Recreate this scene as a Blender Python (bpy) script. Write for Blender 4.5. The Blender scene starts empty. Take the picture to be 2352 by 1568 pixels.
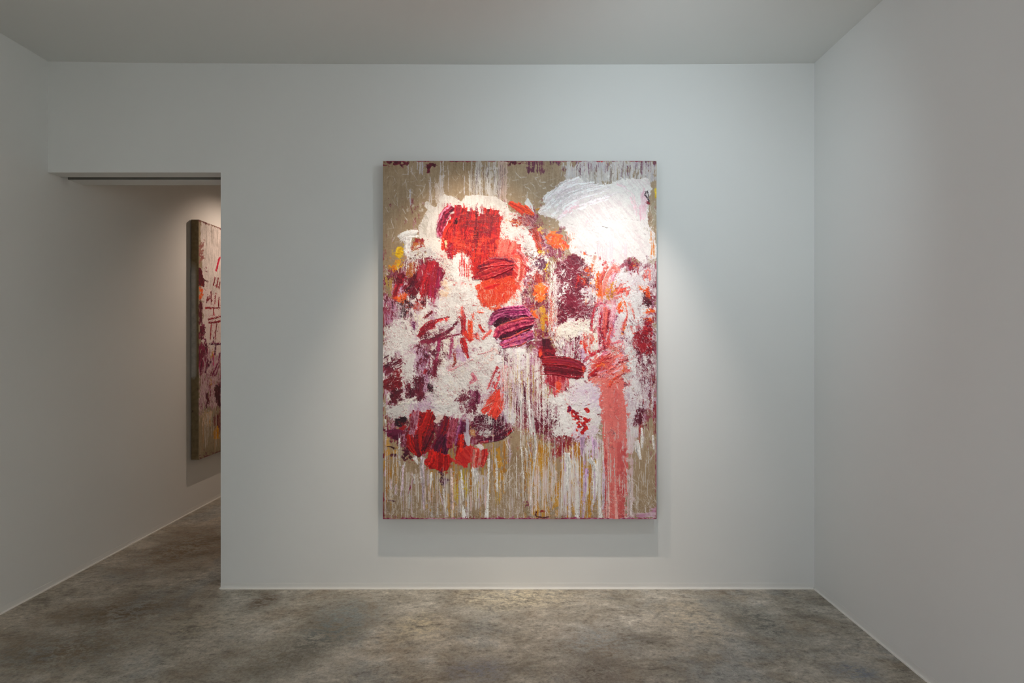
import bpy, bmesh, math, random
import numpy as np
from mathutils import Vector, Matrix

# ------------------------------------------------------------------ measures
# photograph 2352 x 1568, horizon on the image centre, back wall parallel to the image plane
U = 0.00245                    # metres per photo pixel at the back wall
FPX = 1250.0                   # focal length in photo pixels
D = FPX * U                    # camera to back wall
CAM_Z = 568 * U
SC = bpy.context.scene
COL = SC.collection

# ------------------------------------------------------------------ camera, world, exposure
cam_data = bpy.data.cameras.new('camera')
cam_data.sensor_width = 36.0
cam_data.lens = 36.0 * FPX / 2352.0
cam_data.clip_start = 0.02
cam = bpy.data.objects.new('camera', cam_data)
cam.location = (0, 0, CAM_Z)
cam.rotation_euler = (math.pi / 2, 0, 0)
COL.objects.link(cam)
SC.camera = cam

world = bpy.data.worlds.new('daylight')
SC.world = world
world.use_nodes = True
WB = world.node_tree.nodes['Background']
WB.inputs['Color'].default_value = (0.72, 0.89, 1.0, 1)
WB.inputs['Strength'].default_value = 0.05

SC.view_settings.view_transform = 'Standard'
SC.view_settings.look = 'None'
SC.view_settings.gamma = 1.0
SC.view_settings.use_curve_mapping = False
SC.view_settings.exposure = 0.0
SC.cycles.use_denoising = True
SC.cycles.max_bounces = 7
SC.cycles.diffuse_bounces = 6
SC.cycles.glossy_bounces = 2
SC.cycles.adaptive_threshold = 0.03

# every lamp: (watts, colour); beams as (cone degrees, blend)
LIGHT = {
    'A': (103.0, (1.0, 0.82, 0.64)),      # track spot, left half of the painting
    'B': (77.0, (1.0, 0.88, 0.81)),      # track spot, right half
    'C': (56.0, (1.0, 0.77, 0.61)),      # far room
    'G': (150.0, (1.0, 0.76, 0.58)),      # unseen fill added to the far room, bounced off its end wall
    'E': (470.0, (0.91, 0.99, 0.97)),      # unseen ambient fill added behind the camera, bounced off the right wall
    'L': (60.0, (0.86, 0.91, 1.0)),      # open side, left, behind the camera
    'F': (32.0, (0.77, 0.92, 1.0)),      # cool flood washing the upper right of the back wall
}
BEAM = {'A': (64, 1.0), 'B': (51, 0.95), 'C': (98, 1.0), 'E': (90, 1.0), 'G': (90, 1.0), 'F': (124, 1.0)}

# daylight from the open side behind the camera
def daylight(key, loc, rot, sx, sy):
    d = bpy.data.lights.new('daylight', 'AREA')
    d.shape = 'RECTANGLE'
    d.size, d.size_y = sx, sy
    d.energy, d.color = LIGHT[key]
    o = bpy.data.objects.new('daylight', d)
    o.location = loc
    o.rotation_euler = rot
    COL.objects.link(o)
daylight('L', (-1066 * U - 0.16, -2.35, 1.275), (0, -math.pi / 2, 0), 2.35, 2.85)

# ------------------------------------------------------------------ helpers
def tag(o, label=None, cat=None, group=None, kind=None):
    if label: o['label'] = label
    if cat: o['category'] = cat
    if group: o['group'] = group
    if kind: o['kind'] = kind
    return o

def obj(name, me, mat, parent=None):
    o = bpy.data.objects.new(name, me)
    if mat is not None:
        me.materials.append(mat)
    COL.objects.link(o)
    if parent is not None:
        o.parent = parent
    return o

def empty(name, loc):
    o = bpy.data.objects.new(name, None)
    o.location = loc
    o.empty_display_size = 0.1
    COL.objects.link(o)
    return o

def add_box(bm, x0, x1, y0, y1, z0, z1):
    v = [bm.verts.new(p) for p in ((x0, y0, z0), (x1, y0, z0), (x1, y1, z0), (x0, y1, z0),
                                   (x0, y0, z1), (x1, y0, z1), (x1, y1, z1), (x0, y1, z1))]
    for f in ((0, 3, 2, 1), (4, 5, 6, 7), (0, 1, 5, 4), (1, 2, 6, 5), (2, 3, 7, 6), (3, 0, 4, 7)):
        bm.faces.new([v[i] for i in f])

def boxes(name, lst, mat, parent=None, bevel=0.0):
    bm = bmesh.new()
    for b in lst:
        add_box(bm, *b)
    if bevel:
        bmesh.ops.bevel(bm, geom=bm.edges[:], offset=bevel, segments=2, affect='EDGES', clamp_overlap=True)
    me = bpy.data.meshes.new(name)
    bm.to_mesh(me); bm.free()
    return obj(name, me, mat, parent)

def cyl(bm, p0, p1, r0, r1=None, n=24, cap=True):
    p0, p1 = Vector(p0), Vector(p1)
    r1 = r0 if r1 is None else r1
    d = (p1 - p0).normalized()
    a = d.orthogonal().normalized(); b = d.cross(a)
    ra, rb = [], []
    for i in range(n):
        t = 2 * math.pi * i / n
        e = a * math.cos(t) + b * math.sin(t)
        ra.append(bm.verts.new(p0 + e * r0)); rb.append(bm.verts.new(p1 + e * r1))
    for i in range(n):
        j = (i + 1) % n
        bm.faces.new((ra[i], ra[j], rb[j], rb[i]))
    if cap:
        bm.faces.new(ra[::-1]); bm.faces.new(rb)

class NT:
    """small node-tree helper"""
    def __init__(s, name):
        s.m = bpy.data.materials.new(name); s.m.use_nodes = True
        s.t = s.m.node_tree; s.b = s.t.nodes['Principled BSDF']
    def n(s, typ, **kw):
        nd = s.t.nodes.new(typ)
        for k, v in kw.items():
            if k.startswith('_'):
                setattr(nd, k[1:], v)
            else:
                nd.inputs[k.replace('__', ' ')].default_value = v
        return nd
    def l(s, a, b):
        s.t.links.new(a, b)
    def noise(s, vec, scale, detail=4, rough=0.55, dist=0.0):
        nd = s.n('ShaderNodeTexNoise', Scale=scale, Detail=detail, Roughness=rough, Distortion=dist)
        s.l(vec, nd.inputs['Vector'])
        return nd.outputs['Fac']
    def ramp(s, fac, stops, interp='LINEAR'):
        nd = s.t.nodes.new('ShaderNodeValToRGB')
        nd.color_ramp.interpolation = interp
        e = nd.color_ramp.elements
        while len(e) < len(stops): e.new(0.5)
        for el, (p, c) in zip(e, stops):
            el.position = p
            el.color = c if len(c) == 4 else (*c, 1)
        s.l(fac, nd.inputs['Fac'])
        return nd.outputs['Color']
    def mix(s, fac, a, b, mode='MIX'):
        nd = s.t.nodes.new('ShaderNodeMix'); nd.data_type = 'RGBA'; nd.blend_type = mode
        if isinstance(fac, (int, float)): nd.inputs['Factor'].default_value = fac
        else: s.l(fac, nd.inputs['Factor'])
        for key, v in (('A', a), ('B', b)):
            sock = [i for i in nd.inputs if i.name == key and i.type == 'RGBA'][0]
            if isinstance(v, tuple): sock.default_value = v if len(v) == 4 else (*v, 1)
            else: s.l(v, sock)
        return [o for o in nd.outputs if o.type == 'RGBA'][0]
    def math(s, op, a, b=None, clamp=False):
        nd = s.t.nodes.new('ShaderNodeMath'); nd.operation = op; nd.use_clamp = clamp
        for i, v in enumerate((a, b)):
            if v is None: continue
            if isinstance(v, (int, float)): nd.inputs[i].default_value = v
            else: s.l(v, nd.inputs[i])
        return nd.outputs[0]

def srgb(r, g, b):
    return tuple(((c / 255) / 12.92 if c <= 10.31 else ((c / 255 + 0.055) / 1.055) ** 2.4) for c in (r, g, b))

def plain(name, rgb, rough=0.5, metal=0.0):
    k = NT(name)
    k.b.inputs['Base Color'].default_value = (*srgb(*rgb), 1)
    k.b.inputs['Roughness'].default_value = rough
    k.b.inputs['Metallic'].default_value = metal
    return k.m

# ------------------------------------------------------------------ wall paint
def wall_material():
    k = NT('white_wall_paint')
    co = k.n('ShaderNodeTexCoord').outputs['Object']
    col = k.ramp(k.noise(co, 0.9, 1, 0.5), [(0.3, srgb(228, 228, 226)), (0.7, srgb(233, 233, 231))])
    k.l(col, k.b.inputs['Base Color'])
    k.b.inputs['Roughness'].default_value = 0.62
    k.b.inputs['Specular IOR Level'].default_value = 0.25
    return k.m

def floor_material():
    k = NT('stained_concrete')
    co = k.n('ShaderNodeTexCoord').outputs['Object']
    mp = k.n('ShaderNodeMapping'); mp.inputs['Rotation'].default_value = (0, 0, math.radians(-24)); mp.inputs['Scale'].default_value = (0.85, 1.5, 1)
    k.l(co, mp.inputs['Vector']); trow = mp.outputs['Vector']     # trowel direction
    mid = k.noise(trow, 3.6, 7, 0.72, 0.25)
    fine = k.noise(trow, 21, 6, 0.82, 0.2)
    hue = k.n('ShaderNodeTexNoise', Scale=2.3, Detail=7, Roughness=0.72, Distortion=0.3); k.l(co, hue.inputs['Vector'])
    hs = k.n('ShaderNodeSeparateColor'); k.l(hue.outputs['Color'], hs.inputs[0])
    base = k.ramp(mid, [(0.36, srgb(112, 105, 94)), (0.45, srgb(134, 127, 115)), (0.54, srgb(148, 142, 131)), (0.66, srgb(174, 168, 157))])
    brown = k.ramp(hs.outputs[0], [(0.50, (0, 0, 0)), (0.62, (1, 1, 1))])
    base = k.mix(k.math('MULTIPLY', brown, 0.52), base, srgb(128, 112, 92))
    blue = k.ramp(hs.outputs[1], [(0.52, (0, 0, 0)), (0.60, (1, 1, 1))])
    base = k.mix(k.math('MULTIPLY', blue, 0.42), base, srgb(128, 133, 134))
    pale = k.ramp(hs.outputs[2], [(0.53, (0, 0, 0)), (0.62, (1, 1, 1))])
    base = k.mix(k.math('MULTIPLY', pale, 0.42), base, srgb(178, 170, 156))
    spk = k.ramp(fine, [(0.44, (0.1, 0.1, 0.1)), (0.55, (1, 1, 1))])
    # stains, plus a painted pool of lamp light, lying where the photograph shows them
    wv = k.n('ShaderNodeVectorMath', _operation='MULTIPLY_ADD'); wv.inputs[1].default_value = (0.34, 0.34, 0)
    k.l(hue.outputs['Color'], wv.inputs[0]); k.l(co, wv.inputs[2])
    for (sx, sy, ra, rb, rot, amt, colr) in STAINS_AND_GLOW:
        m2 = k.n('ShaderNodeMapping', _vector_type='TEXTURE')
        m2.inputs['Location'].default_value = (sx, sy, 0); m2.inputs['Rotation'].default_value = (0, 0, rot); m2.inputs['Scale'].default_value = (ra, rb, 1)
        k.l(wv.outputs[0], m2.inputs['Vector'])
        ln = k.n('ShaderNodeVectorMath', _operation='LENGTH'); k.l(m2.outputs[0], ln.inputs[0])
        fall = k.math('MULTIPLY', k.math('SUBTRACT', 1.1, ln.outputs['Value'], True), amt * 1.5, True)
        base = k.mix(k.math('MULTIPLY', fall, spk), base, srgb(*colr))
    mot = k.ramp(fine, [(0.36, (0.42, 0.42, 0.42)), (0.45, (0.88, 0.88, 0.88)), (0.54, (1.03, 1.03, 1.03)), (0.64, (1.32, 1.32, 1.32))])
    base = k.mix(0.85, base, mot, 'MULTIPLY')
    grain = k.noise(co, 64, 5, 0.85)
    gr = k.ramp(grain, [(0.36, (0.60, 0.60, 0.60)), (0.5, (1.0, 1.0, 1.0)), (0.62, (1.22, 1.22, 1.22))])
    base = k.mix(0.8, base, gr, 'MULTIPLY')
    # hair cracks
    cm = k.n('ShaderNodeTexNoise', Scale=4.0, Detail=4, Roughness=0.6); k.l(co, cm.inputs['Vector'])
    crk = k.ramp(k.math('ABSOLUTE', k.math('SUBTRACT', cm.outputs['Fac'], 0.5)), [(0.0, (1, 1, 1)), (0.003, (0, 0, 0))])
    base = k.mix(k.math('MULTIPLY', k.math('MULTIPLY', crk, blue), 0.5), base, srgb(70, 60, 48))
    base = k.mix(1.0, base, (FLOOR_GAIN, FLOOR_GAIN * 1.02, FLOOR_GAIN * 1.04), 'MULTIPLY')
    k.l(base, k.b.inputs['Base Color'])
    k.l(k.ramp(mid, [(0.3, (0.46, 0.46, 0.46)), (0.7, (0.34, 0.34, 0.34))]), k.b.inputs['Roughness'])
    k.b.inputs['Specular IOR Level'].default_value = 0.35
    return k.m
FLOOR_GAIN = 1.50

def floor_pt(px, py):
    """point of the floor seen at a photo pixel"""
    y = CAM_Z * FPX / (py - 784)
    return ((px - 1176) * y / FPX, y)

STAINS_AND_GLOW = []
for px, py, ra, rb, rot, amt, colr in (
        (735, 1470, 0.17, 0.40, -0.5, 0.85, (84, 88, 86)),
        (800, 1408, 0.20, 0.20, 0.2, 0.65, (110, 114, 112)),
        (590, 1385, 0.10, 0.10, 0.0, 0.9, (84, 68, 52)),
        (1730, 1420, 0.14, 0.34, 0.55, 0.95, (88, 88, 82)),
        (1375, 1480, 0.26, 0.20, 0.3, 0.6, (128, 132, 132)),
        (1120, 1400, 0.24, 0.30, 0.0, 0.5, (140, 138, 130)),
        (1090, 1540, 0.16, 0.12, 0.0, 0.7, (110, 110, 116)),
        (1360, 1550, 0.20, 0.12, 0.0, 0.7, (92, 84, 76)),
        (1960, 1545, 0.16, 0.10, 0.2, 0.8, (104, 108, 114)),
        (960, 1440, 0.18, 0.16, 0.0, 0.5, (176, 164, 138)),
        (1590, 1420, 0.30, 0.24, 0.0, 0.45, (170, 158, 138)),
        (300, 1400, 0.40, 0.24, 0.3, 0.7, (84, 68, 48)), (150, 1490, 0.45, 0.30, 0.2, 0.6, (92, 76, 56)), (420, 1260, 0.40, 0.55, 0.0, 0.7, (92, 72, 48)), (620, 1520, 0.45, 0.22, 0.0, 0.45, (96, 84, 66)),
        (1190, 1375, 0.36, 0.16, 0.0, 0.5, (196, 184, 158)),  # warm pool of lamp light near the wall, painted into the floor colour
        (430, 1440, 0.20, 0.12, 0.3, 0.5, (150, 140, 122))):
    fx, fy = floor_pt(px, py)
    STAINS_AND_GLOW.append((fx + 0.17, fy + 0.17, ra, rb, rot, amt, colr))

M_WALL = wall_material()
M_FLOOR = floor_material()
M_CEIL = plain('white_ceiling_paint', (226, 226, 223), 0.7)
M_BASE = plain('white_trim_paint', (232, 231, 228), 0.45)
M_TRIM = plain('white_sealant', (250, 248, 243), 0.4)
M_SLOT_SHADE = plain('slot_shade', (132, 129, 122), 0.7)  # colour stands in for the shade inside the lintel slot

# ------------------------------------------------------------------ room shell
XL, XR = -1066 * U, 694 * U
ZC = 639 * U + CAM_Z
YB = D                                 # front of the back wall
T1, T2, T3 = 0.029 * D, 0.046 * D, 0.081 * D   # front leaf, slot, rear leaf of the partition
XO = (507 - 1176) * U                  # free end of the partition
ZO = (784 - 396) * U + CAM_Z           # underside of the lintel
Y_FAR, Y_REAR = 7.2, -4.2
tag(boxes('floor', [(XL - 0.2, XR + 0.2, Y_REAR - 0.2, Y_FAR + 0.2, -0.15, 0)], M_FLOOR), kind='structure')

# ceiling: a slab that is not quite level along the back wall
def ceiling():
    bm = bmesh.new()
    xs = [XL - 0.2, XL, (300 - 1176) * U, (650 - 1176) * U, (1150 - 1176) * U, (1600 - 1176) * U, XR, XR + 0.2]
    zs = [643, 643, 640, 637.5, 635.5, 636.5, 638.5, 638.5]
    lo, hi = [], []
    for y in (Y_REAR - 0.2, -1.0, YB, YB + 1.0, Y_FAR + 0.2):
        f = 1.0 if abs(y - YB) < 1.1 else 0.0
        lo.append([bm.verts.new((x, y, CAM_Z + (639 + (z - 639) * f) * U)) for x, z in zip(xs, zs)])
    hi = [[bm.verts.new((v.co.x, v.co.y, ZC + 0.15)) for v in row] for row in lo]
    for g, flip in ((lo, True), (hi, False)):
        for j in range(len(g) - 1):
            for i in range(len(xs) - 1):
                q = [g[j][i], g[j][i + 1], g[j + 1][i + 1], g[j + 1][i]]
                bm.faces.new(q[::-1] if flip else q)
    me = bpy.data.meshes.new('ceiling'); bm.to_mesh(me); bm.free()
    return obj('ceiling', me, M_CEIL)
tag(ceiling(), kind='structure')

# left wall runs on through both rooms; daylight opening behind the camera
OY0, OY1, OZ1 = -3.8, -0.9, 2.45
tag(boxes('wall_left', [(XL - 0.2, XL, OY1, Y_FAR, 0, ZC + 0.1), (XL - 0.2, XL, Y_REAR, OY0, 0, ZC + 0.1),
                        (XL - 0.2, XL, OY0, OY1, OZ1, ZC + 0.1)], M_WALL), kind='structure')
tag(boxes('trim_1', [(XL - 0.21, XL + 0.012, OY0, OY0 + 0.05, 0, OZ1), (XL - 0.21, XL + 0.012, OY1 - 0.05, OY1, 0, OZ1),
                     (XL - 0.21, XL + 0.012, OY0, OY1, OZ1 - 0.05, OZ1)], M_BASE), kind='structure')
tag(boxes('wall_right', [(XR, XR + 0.2, Y_REAR, Y_FAR, 0, ZC + 0.1)], M_WALL), kind='structure')
tag(boxes('wall_rear', [(XL - 0.2, XR + 0.2, Y_REAR - 0.2, Y_REAR, 0, ZC + 0.1)], M_WALL), kind='structure')
tag(boxes('wall_far', [(XL - 0.2, XR + 0.2, Y_FAR, Y_FAR + 0.2, 0, ZC + 0.1)], M_WALL), kind='structure')
# back wall: partition with an opening beside the left wall; the lintel is split by a sliding-door slot
wb = tag(boxes('wall_back', [(XO, XR, YB, YB + T3, 0, ZC + 0.1),
                             (XL, XO, YB, YB + T1, ZO, ZC + 0.1),
                             (XL, XO, YB + T2, YB + T3, ZO, ZC + 0.1)], M_WALL), kind='structure')
sl = boxes('slot_shade_plate', [(XL + 0.001, XO - 0.001, YB + T2 - 0.004, YB + T2 + 0.001, ZO + 0.001, ZO + 0.07)], M_SLOT_SHADE, wb)  # dark plate added on the rear leaf to paint the slot's shade
sl['label'] = 'dark plate standing in for shade inside the lintel slot'

# low flush skirting with a thin bright sealant bead on the floor
BH, BB = 13.5 * U, 2.6 * U
def skirting(name, face, runs):
    """runs: list of (axis, const, a, b, sign): wall line x=const or y=const, from a to b, room on the sign side"""
    bm = bmesh.new(); bm2 = bmesh.new()
    for ax, c, a, b, s in runs:
        for m, dpt, z0, z1 in ((bm, 0.0009, 0, BH), (bm2, 0.0075, 0, BB)):
            lo, hi = sorted((c - 0.002 * s, c + dpt * s))
            if ax == 'x': add_box(m, lo, hi, a, b, z0, z1)
            else: add_box(m, a, b, lo, hi, z0, z1)
    me = bpy.data.meshes.new(name); bm.to_mesh(me); bm.free()
    o = tag(obj(name, me, M_BASE), kind='structure')
    me = bpy.data.meshes.new('sealant_bead'); bm2.to_mesh(me); bm2.free()
    b = obj('sealant_bead', me, M_TRIM, o); b['label'] = 'thin bright white bead along the floor'
skirting('baseboard_back', 0, [('y', YB, XO, XR, -1), ('x', XO, YB, YB + T3, -1)])
skirting('baseboard_left', 0, [('x', XL, OY1, Y_FAR, 1)])
skirting('baseboard_right', 0, [('x', XR, Y_REAR, YB, -1)])

# ------------------------------------------------------------------ oil paint: a relief surface laid down stroke by stroke
def sm(a, b, x):
    t = np.clip((x - a) / (b - a), 0, 1)
    return t * t * (3 - 2 * t)

def boxblur(a, r):
    r = int(max(1, round(r)))
    for ax in (0, 1):
        p = np.pad(a, [(r + 1, r) if i == ax else (0, 0) for i in (0, 1)], mode='edge')
        c = np.cumsum(p, axis=ax)
        n = a.shape[ax]
        a = (np.take(c, np.arange(2 * r + 1, 2 * r + 1 + n), axis=ax) - np.take(c, np.arange(0, n), axis=ax)) / (2 * r + 1)
    return a

class Paint:
    """colour, height (mm) and owner (which daub a cell belongs to) on a fine grid over a canvas"""
    def __init__(s, x0, y0, x1, y1, S, seed):
        s.x0, s.y0, s.x1, s.y1, s.S = x0, y0, x1, y1, S
        s.W = int(round((x1 - x0) * S)) + 1; s.H = int(round((y1 - y0) * S)) + 1
        s.rng = np.random.default_rng(seed)
        s.C = np.zeros((s.H, s.W, 3)); s.Z = np.zeros((s.H, s.W)); s.own = np.zeros((s.H, s.W), np.int32)
        s.names = {0: 'canvas_front'}
        f = s.field
        s.N1 = f(0.7, 0.7); s.N2 = f(1.6, 1.6); s.N4 = f(3.2, 3.2); s.N10 = f(8, 8); s.N30 = f(26, 26)
        s.NV = f(0.8, 7); s.NV2 = f(1.7, 26); s.NH = f(9, 0.9); s.ND = f(7, 0.9, math.radians(-35)); s.NE = f(7, 0.9, math.radians(50))
        # bristle table: rows across the stroke, columns along it
        s.TB = s.field(12, 1.1, shape=(512, 256)); s.TC = s.field(24, 3.2, shape=(512, 256))

    def field(s, sx, sy, ang=0.0, shape=None):
        H, W = shape or (s.H, s.W)
        k = 1 if shape else s.S
        w = np.fft.rfft2(s.rng.standard_normal((H, W)))
        fy = np.fft.fftfreq(H)[:, None]; fx = np.fft.rfftfreq(W)[None, :]
        ca, sa = math.cos(ang), math.sin(ang)
        u = fx * ca + fy * sa; v = -fx * sa + fy * ca
        n = np.fft.irfft2(w * np.exp(-2 * math.pi ** 2 * k * k * (sx * sx * u * u + sy * sy * v * v)), s=(H, W))
        n /= n.std()
        return 0.5 * (1 + np.tanh(0.7979 * (n + 0.0447 * n ** 3)))

    def bb(s, pts, m):
        p = np.asarray(pts, float)
        c0 = max(0, int((p[:, 0].min() - m - s.x0) * s.S)); c1 = min(s.W, int((p[:, 0].max() + m - s.x0) * s.S) + 2)
        r0 = max(0, int((p[:, 1].min() - m - s.y0) * s.S)); r1 = min(s.H, int((p[:, 1].max() + m - s.y0) * s.S) + 2)
        return r0, r1, c0, c1

    def grid(s, b):
        r0, r1, c0, c1 = b
        return np.meshgrid(s.x0 + np.arange(c0, c1) / s.S, s.y0 + np.arange(r0, r1) / s.S)

    def f(s, F, b):
        oy, ox = s.rng.integers(0, s.H), s.rng.integers(0, s.W)
        return F[np.ix_((np.arange(b[0], b[1]) + oy) % s.H, (np.arange(b[2], b[3]) + ox) % s.W)]

    def pal(s, cols, u):
        c = np.asarray(cols, float)
        if c.ndim == 1: return np.broadcast_to(c, u.shape + (3,))
        k = len(c) - 1
        x = np.clip(u, 0, 0.9999) * k; i = x.astype(int); t = (x - i)[..., None]
        t = t * t * (3 - 2 * t)
        return c[i] * (1 - t) + c[np.minimum(i + 1, k)] * t

    def put(s, b, a, col, h, name=None, lay='add'):
        sl = (slice(b[0], b[1]), slice(b[2], b[3]))
        s.C[sl] = s.C[sl] * (1 - a[..., None]) + col * a[..., None]
        if lay == 'add': s.Z[sl] += a * h
        else: s.Z[sl] = s.Z[sl] * (1 - a) + (0.35 * s.Z[sl] + h) * a
        if name:
            i = len(s.names); s.names[i] = name
            s.own[sl][a > 0.5] = i

    def smooth(s, pts, n=7):
        P = [np.asarray(p, float) for p in pts]
        if len(P) < 3: return np.array(P)
        P = [2 * P[0] - P[1]] + P + [2 * P[-1] - P[-2]]
        out = []
        for i in range(1, len(P) - 2):
            for k in range(n):
                t = k / n
                out.append(0.5 * (2 * P[i] + (P[i + 1] - P[i - 1]) * t + (2 * P[i - 1] - 5 * P[i] + 4 * P[i + 1] - P[i + 2]) * t * t + (3 * P[i] - P[i - 1] - 3 * P[i + 1] + P[i + 2]) * t ** 3))
        out.append(P[-2])
        return np.array(out)

    def stroke(s, pts, w, cols, h=1.5, dry=0.0, rag=0.22, lip=0.0, name=None, op=1.0, streak=1.0, shift=0.0):
        """a brush or knife stroke: bristle streaks run along it, ridges stand up at its sides"""
        P = s.smooth(pts); w = np.atleast_1d(np.asarray(w, float))
        L = np.r_[0, np.cumsum(np.hypot(*np.diff(P, axis=0).T))]
        ws = np.interp(L / max(L[-1], 1e-6), np.linspace(0, 1, len(w)), w) / 2
        b = s.bb(P, ws.max() + 4)
        if b[1] - b[0] < 2 or b[3] - b[2] < 2: return
        X, Y = s.grid(b)
        best = np.full(X.shape, 1e9); T = np.zeros(X.shape); V = np.zeros(X.shape); R = np.ones(X.shape)
        for i in range(len(P) - 1):
            d = P[i + 1] - P[i]; l2 = d @ d + 1e-9
            ln = math.sqrt(l2)
            t = np.clip(((X - P[i, 0]) * d[0] + (Y - P[i, 1]) * d[1]) / l2, -ws[0] / ln if i == 0 else 0, 1 + ws[-1] / ln if i == len(P) - 2 else 1)
            ex, ey = X - P[i, 0] - t * d[0], Y - P[i, 1] - t * d[1]
            q = np.hypot(ex, ey); m = q < best
            best[m] = q[m]; T[m] = (L[i] + t * math.sqrt(l2))[m]
            V[m] = (np.sign(d[0] * ey - d[1] * ex) * q)[m]; R[m] = (ws[i] + (ws[i + 1] - ws[i]) * t)[m]
        o1, o2 = s.rng.integers(0, 512), s.rng.integers(0, 256)
        vi = (V * 1.0 * s.S + o1 + 3 * (s.f(s.N4, b) - .5)).astype(int) % 512; ti = (T * 0.8 * s.S * 0.6 + o2).astype(int) % 256
        br = s.TB[vi, ti]; br2 = s.TC[vi, ti]
        n = s.f(s.N2, b); n4 = s.f(s.N4, b)
        v = best / np.maximum(R, 0.4)
        edge = 1 + rag * (1.1 * (n4 - 0.5) + 1.3 * (br - 0.5)) - v
        px = 1.0 / np.maximum(R * s.S, 0.6)
        over = np.maximum(-T, T - L[-1]) / np.maximum(R, 0.4)          # past the ends: ragged, nearly flat
        edge = np.minimum(edge, (0.10 + 0.75 * br2 * br + 0.25 * n4) - over + 0.15)
        a = sm(-0.6 * px, 0.6 * px, edge)
        if dry > 0:
            a = a * sm(dry - 0.10, dry + 0.10, 0.55 * br + 0.3 * n + 0.15 * br2 + 0.12 * (1 - v))
        u = np.clip(0.5 + streak * (0.75 * (br2 - 0.5) + 0.45 * (br - 0.5)) + 0.25 * (n - .5) + shift + 0.10 * V / np.maximum(R, .4), 0, 1)
        col = s.pal(cols, u) * (1 + 0.12 * (s.f(s.N1, b) - 0.5) + 0.34 * (br - .5) + 0.15 * (n - .5))[..., None]
        hh = h * (0.35 + 0.65 * (1 - np.clip(v, 0, 1) ** 4)) * (0.45 + (0.8 if lip < 1.5 else 0.22) * br + 0.3 * n + (0.0 if lip < 1.5 else 0.45 * br2))
        if lip: hh = hh + lip * np.exp(-((V / R - 0.80) / 0.16) ** 2) * (0.5 + n) + 0.45 * lip * np.exp(-((V / R + 0.84) / 0.12) ** 2) * (0.4 + n)
        s.put(b, a * op, np.clip(col, 0, 255), hh, name, 'over' if name else 'add')

    def blob(s, poly, cols, cover=1.0, rag=4, feather=2.5, h=0.6, rough=1.0, tex='N2', ctex=None, name=None, op=1.0, soft=0.10):
        """a patch of paint inside a rough outline, covering fully or broken like dry brushing"""
        p = np.asarray(poly, float)
        b = s.bb(p, rag + feather + 2)
        if b[1] - b[0] < 2 or b[3] - b[2] < 2: return
        X, Y = s.grid(b)
        X = X + rag * (1.6 * (s.f(s.N10, b) - .5) + 1.0 * (s.f(s.N4, b) - .5) + 0.5 * (s.f(s.N2, b) - .5))
        Y = Y + rag * (1.6 * (s.f(s.N10, b) - .5) + 1.0 * (s.f(s.N4, b) - .5) + 0.5 * (s.f(s.N2, b) - .5))
        ins = np.zeros(X.shape, bool)
        for (xa, ya), (xb, yb) in zip(p, np.roll(p, -1, 0)):
            if ya == yb: continue
            c = ((ya > Y) != (yb > Y)) & (X < (xb - xa) * (Y - ya) / (yb - ya) + xa)
            ins ^= c
        m = boxblur(ins.astype(float), feather * s.S)
        nf = 0.6 * s.f(getattr(s, tex), b) + 0.4 * s.f(s.N4, b)
        nf = np.clip((nf - 0.5) * 1.35 + 0.5, 0, 1)
        a = sm(nf - soft, nf + soft, m * (cover * 1.12 + (0.12 if cover >= 1 else 0)))
        ct = s.f(getattr(s, ctex or tex), b)
        u = np.clip(0.5 + 0.9 * (ct - .5) + 0.5 * (s.f(s.N10, b) - .5) + 0.25 * (s.f(s.N2, b) - .5), 0, 1)
        col = s.pal(cols, u) * (1 + 0.07 * (s.f(s.N1, b) - .5))[..., None]
        hh = h * (0.5 + rough * (0.30 * s.f(s.N2, b) + 0.35 * ct + 0.35 * s.f(s.N4, b) - 0.2))
        s.put(b, a * op, np.clip(col, 0, 255), hh * (0.25 + 0.75 * m), name)

    def flecks(s, poly, cols, amount=0.12, size='N2', h=0.3, gate=0.5):
        """small curled specks showing through or lying on top"""
        p = np.asarray(poly, float); b = s.bb(p, 3)
        if b[1] - b[0] < 2 or b[3] - b[2] < 2: return
        X, Y = s.grid(b)
        ins = np.zeros(X.shape, bool)
        for (xa, ya), (xb, yb) in zip(p, np.roll(p, -1, 0)):
            if ya == yb: continue
            ins ^= ((ya > Y) != (yb > Y)) & (X < (xb - xa) * (Y - ya) / (yb - ya) + xa)
        m = boxblur(ins.astype(float), 5 * s.S)
        n = s.f(getattr(s, size), b); g = s.f(s.N4, b) * .6 + s.f(s.N10, b) * .4
        a = sm(0.0, 0.05, amount - np.abs(n - 0.5)) * sm(gate - .06, gate + .06, g * m)
        s.put(b, a, s.pal(cols, s.f(s.N4, b)), h)

    def drip(s, x, y0, y1, w, col, h=0.5, op=1.0, wander=1.0, bulb=0.0):
        r0 = max(0, int((min(y0, y1) - s.y0) * s.S)); r1 = min(s.H, int((max(y0, y1) - s.y0) * s.S) + 1)
        if r1 - r0 < 2: return
        n = r1 - r0; rr = s.rng
        ys = np.linspace(0, 1, n)
        k = max(2, n // 10)
        wob = np.interp(np.arange(n), np.linspace(0, n - 1, k), np.cumsum(rr.normal(0, 0.45 * wander, k)) - 0)
        ww = w / 2 * (0.75 + 0.5 * np.interp(np.arange(n), np.linspace(0, n - 1, k), rr.random(k)))
        ww = ww * np.minimum(1, 0.35 + 5 * (1 - ys)) * np.minimum(1, 0.5 + 6 * ys)
        if bulb: ww = ww * (1 + bulb * np.exp(-((ys - 0.90) / 0.07) ** 2))
        cx = (x - s.x0) * s.S + wob
        K = int(w * s.S) + 3
        ci = np.round(cx)[:, None].astype(int) + np.arange(-K, K + 1)[None]
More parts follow.
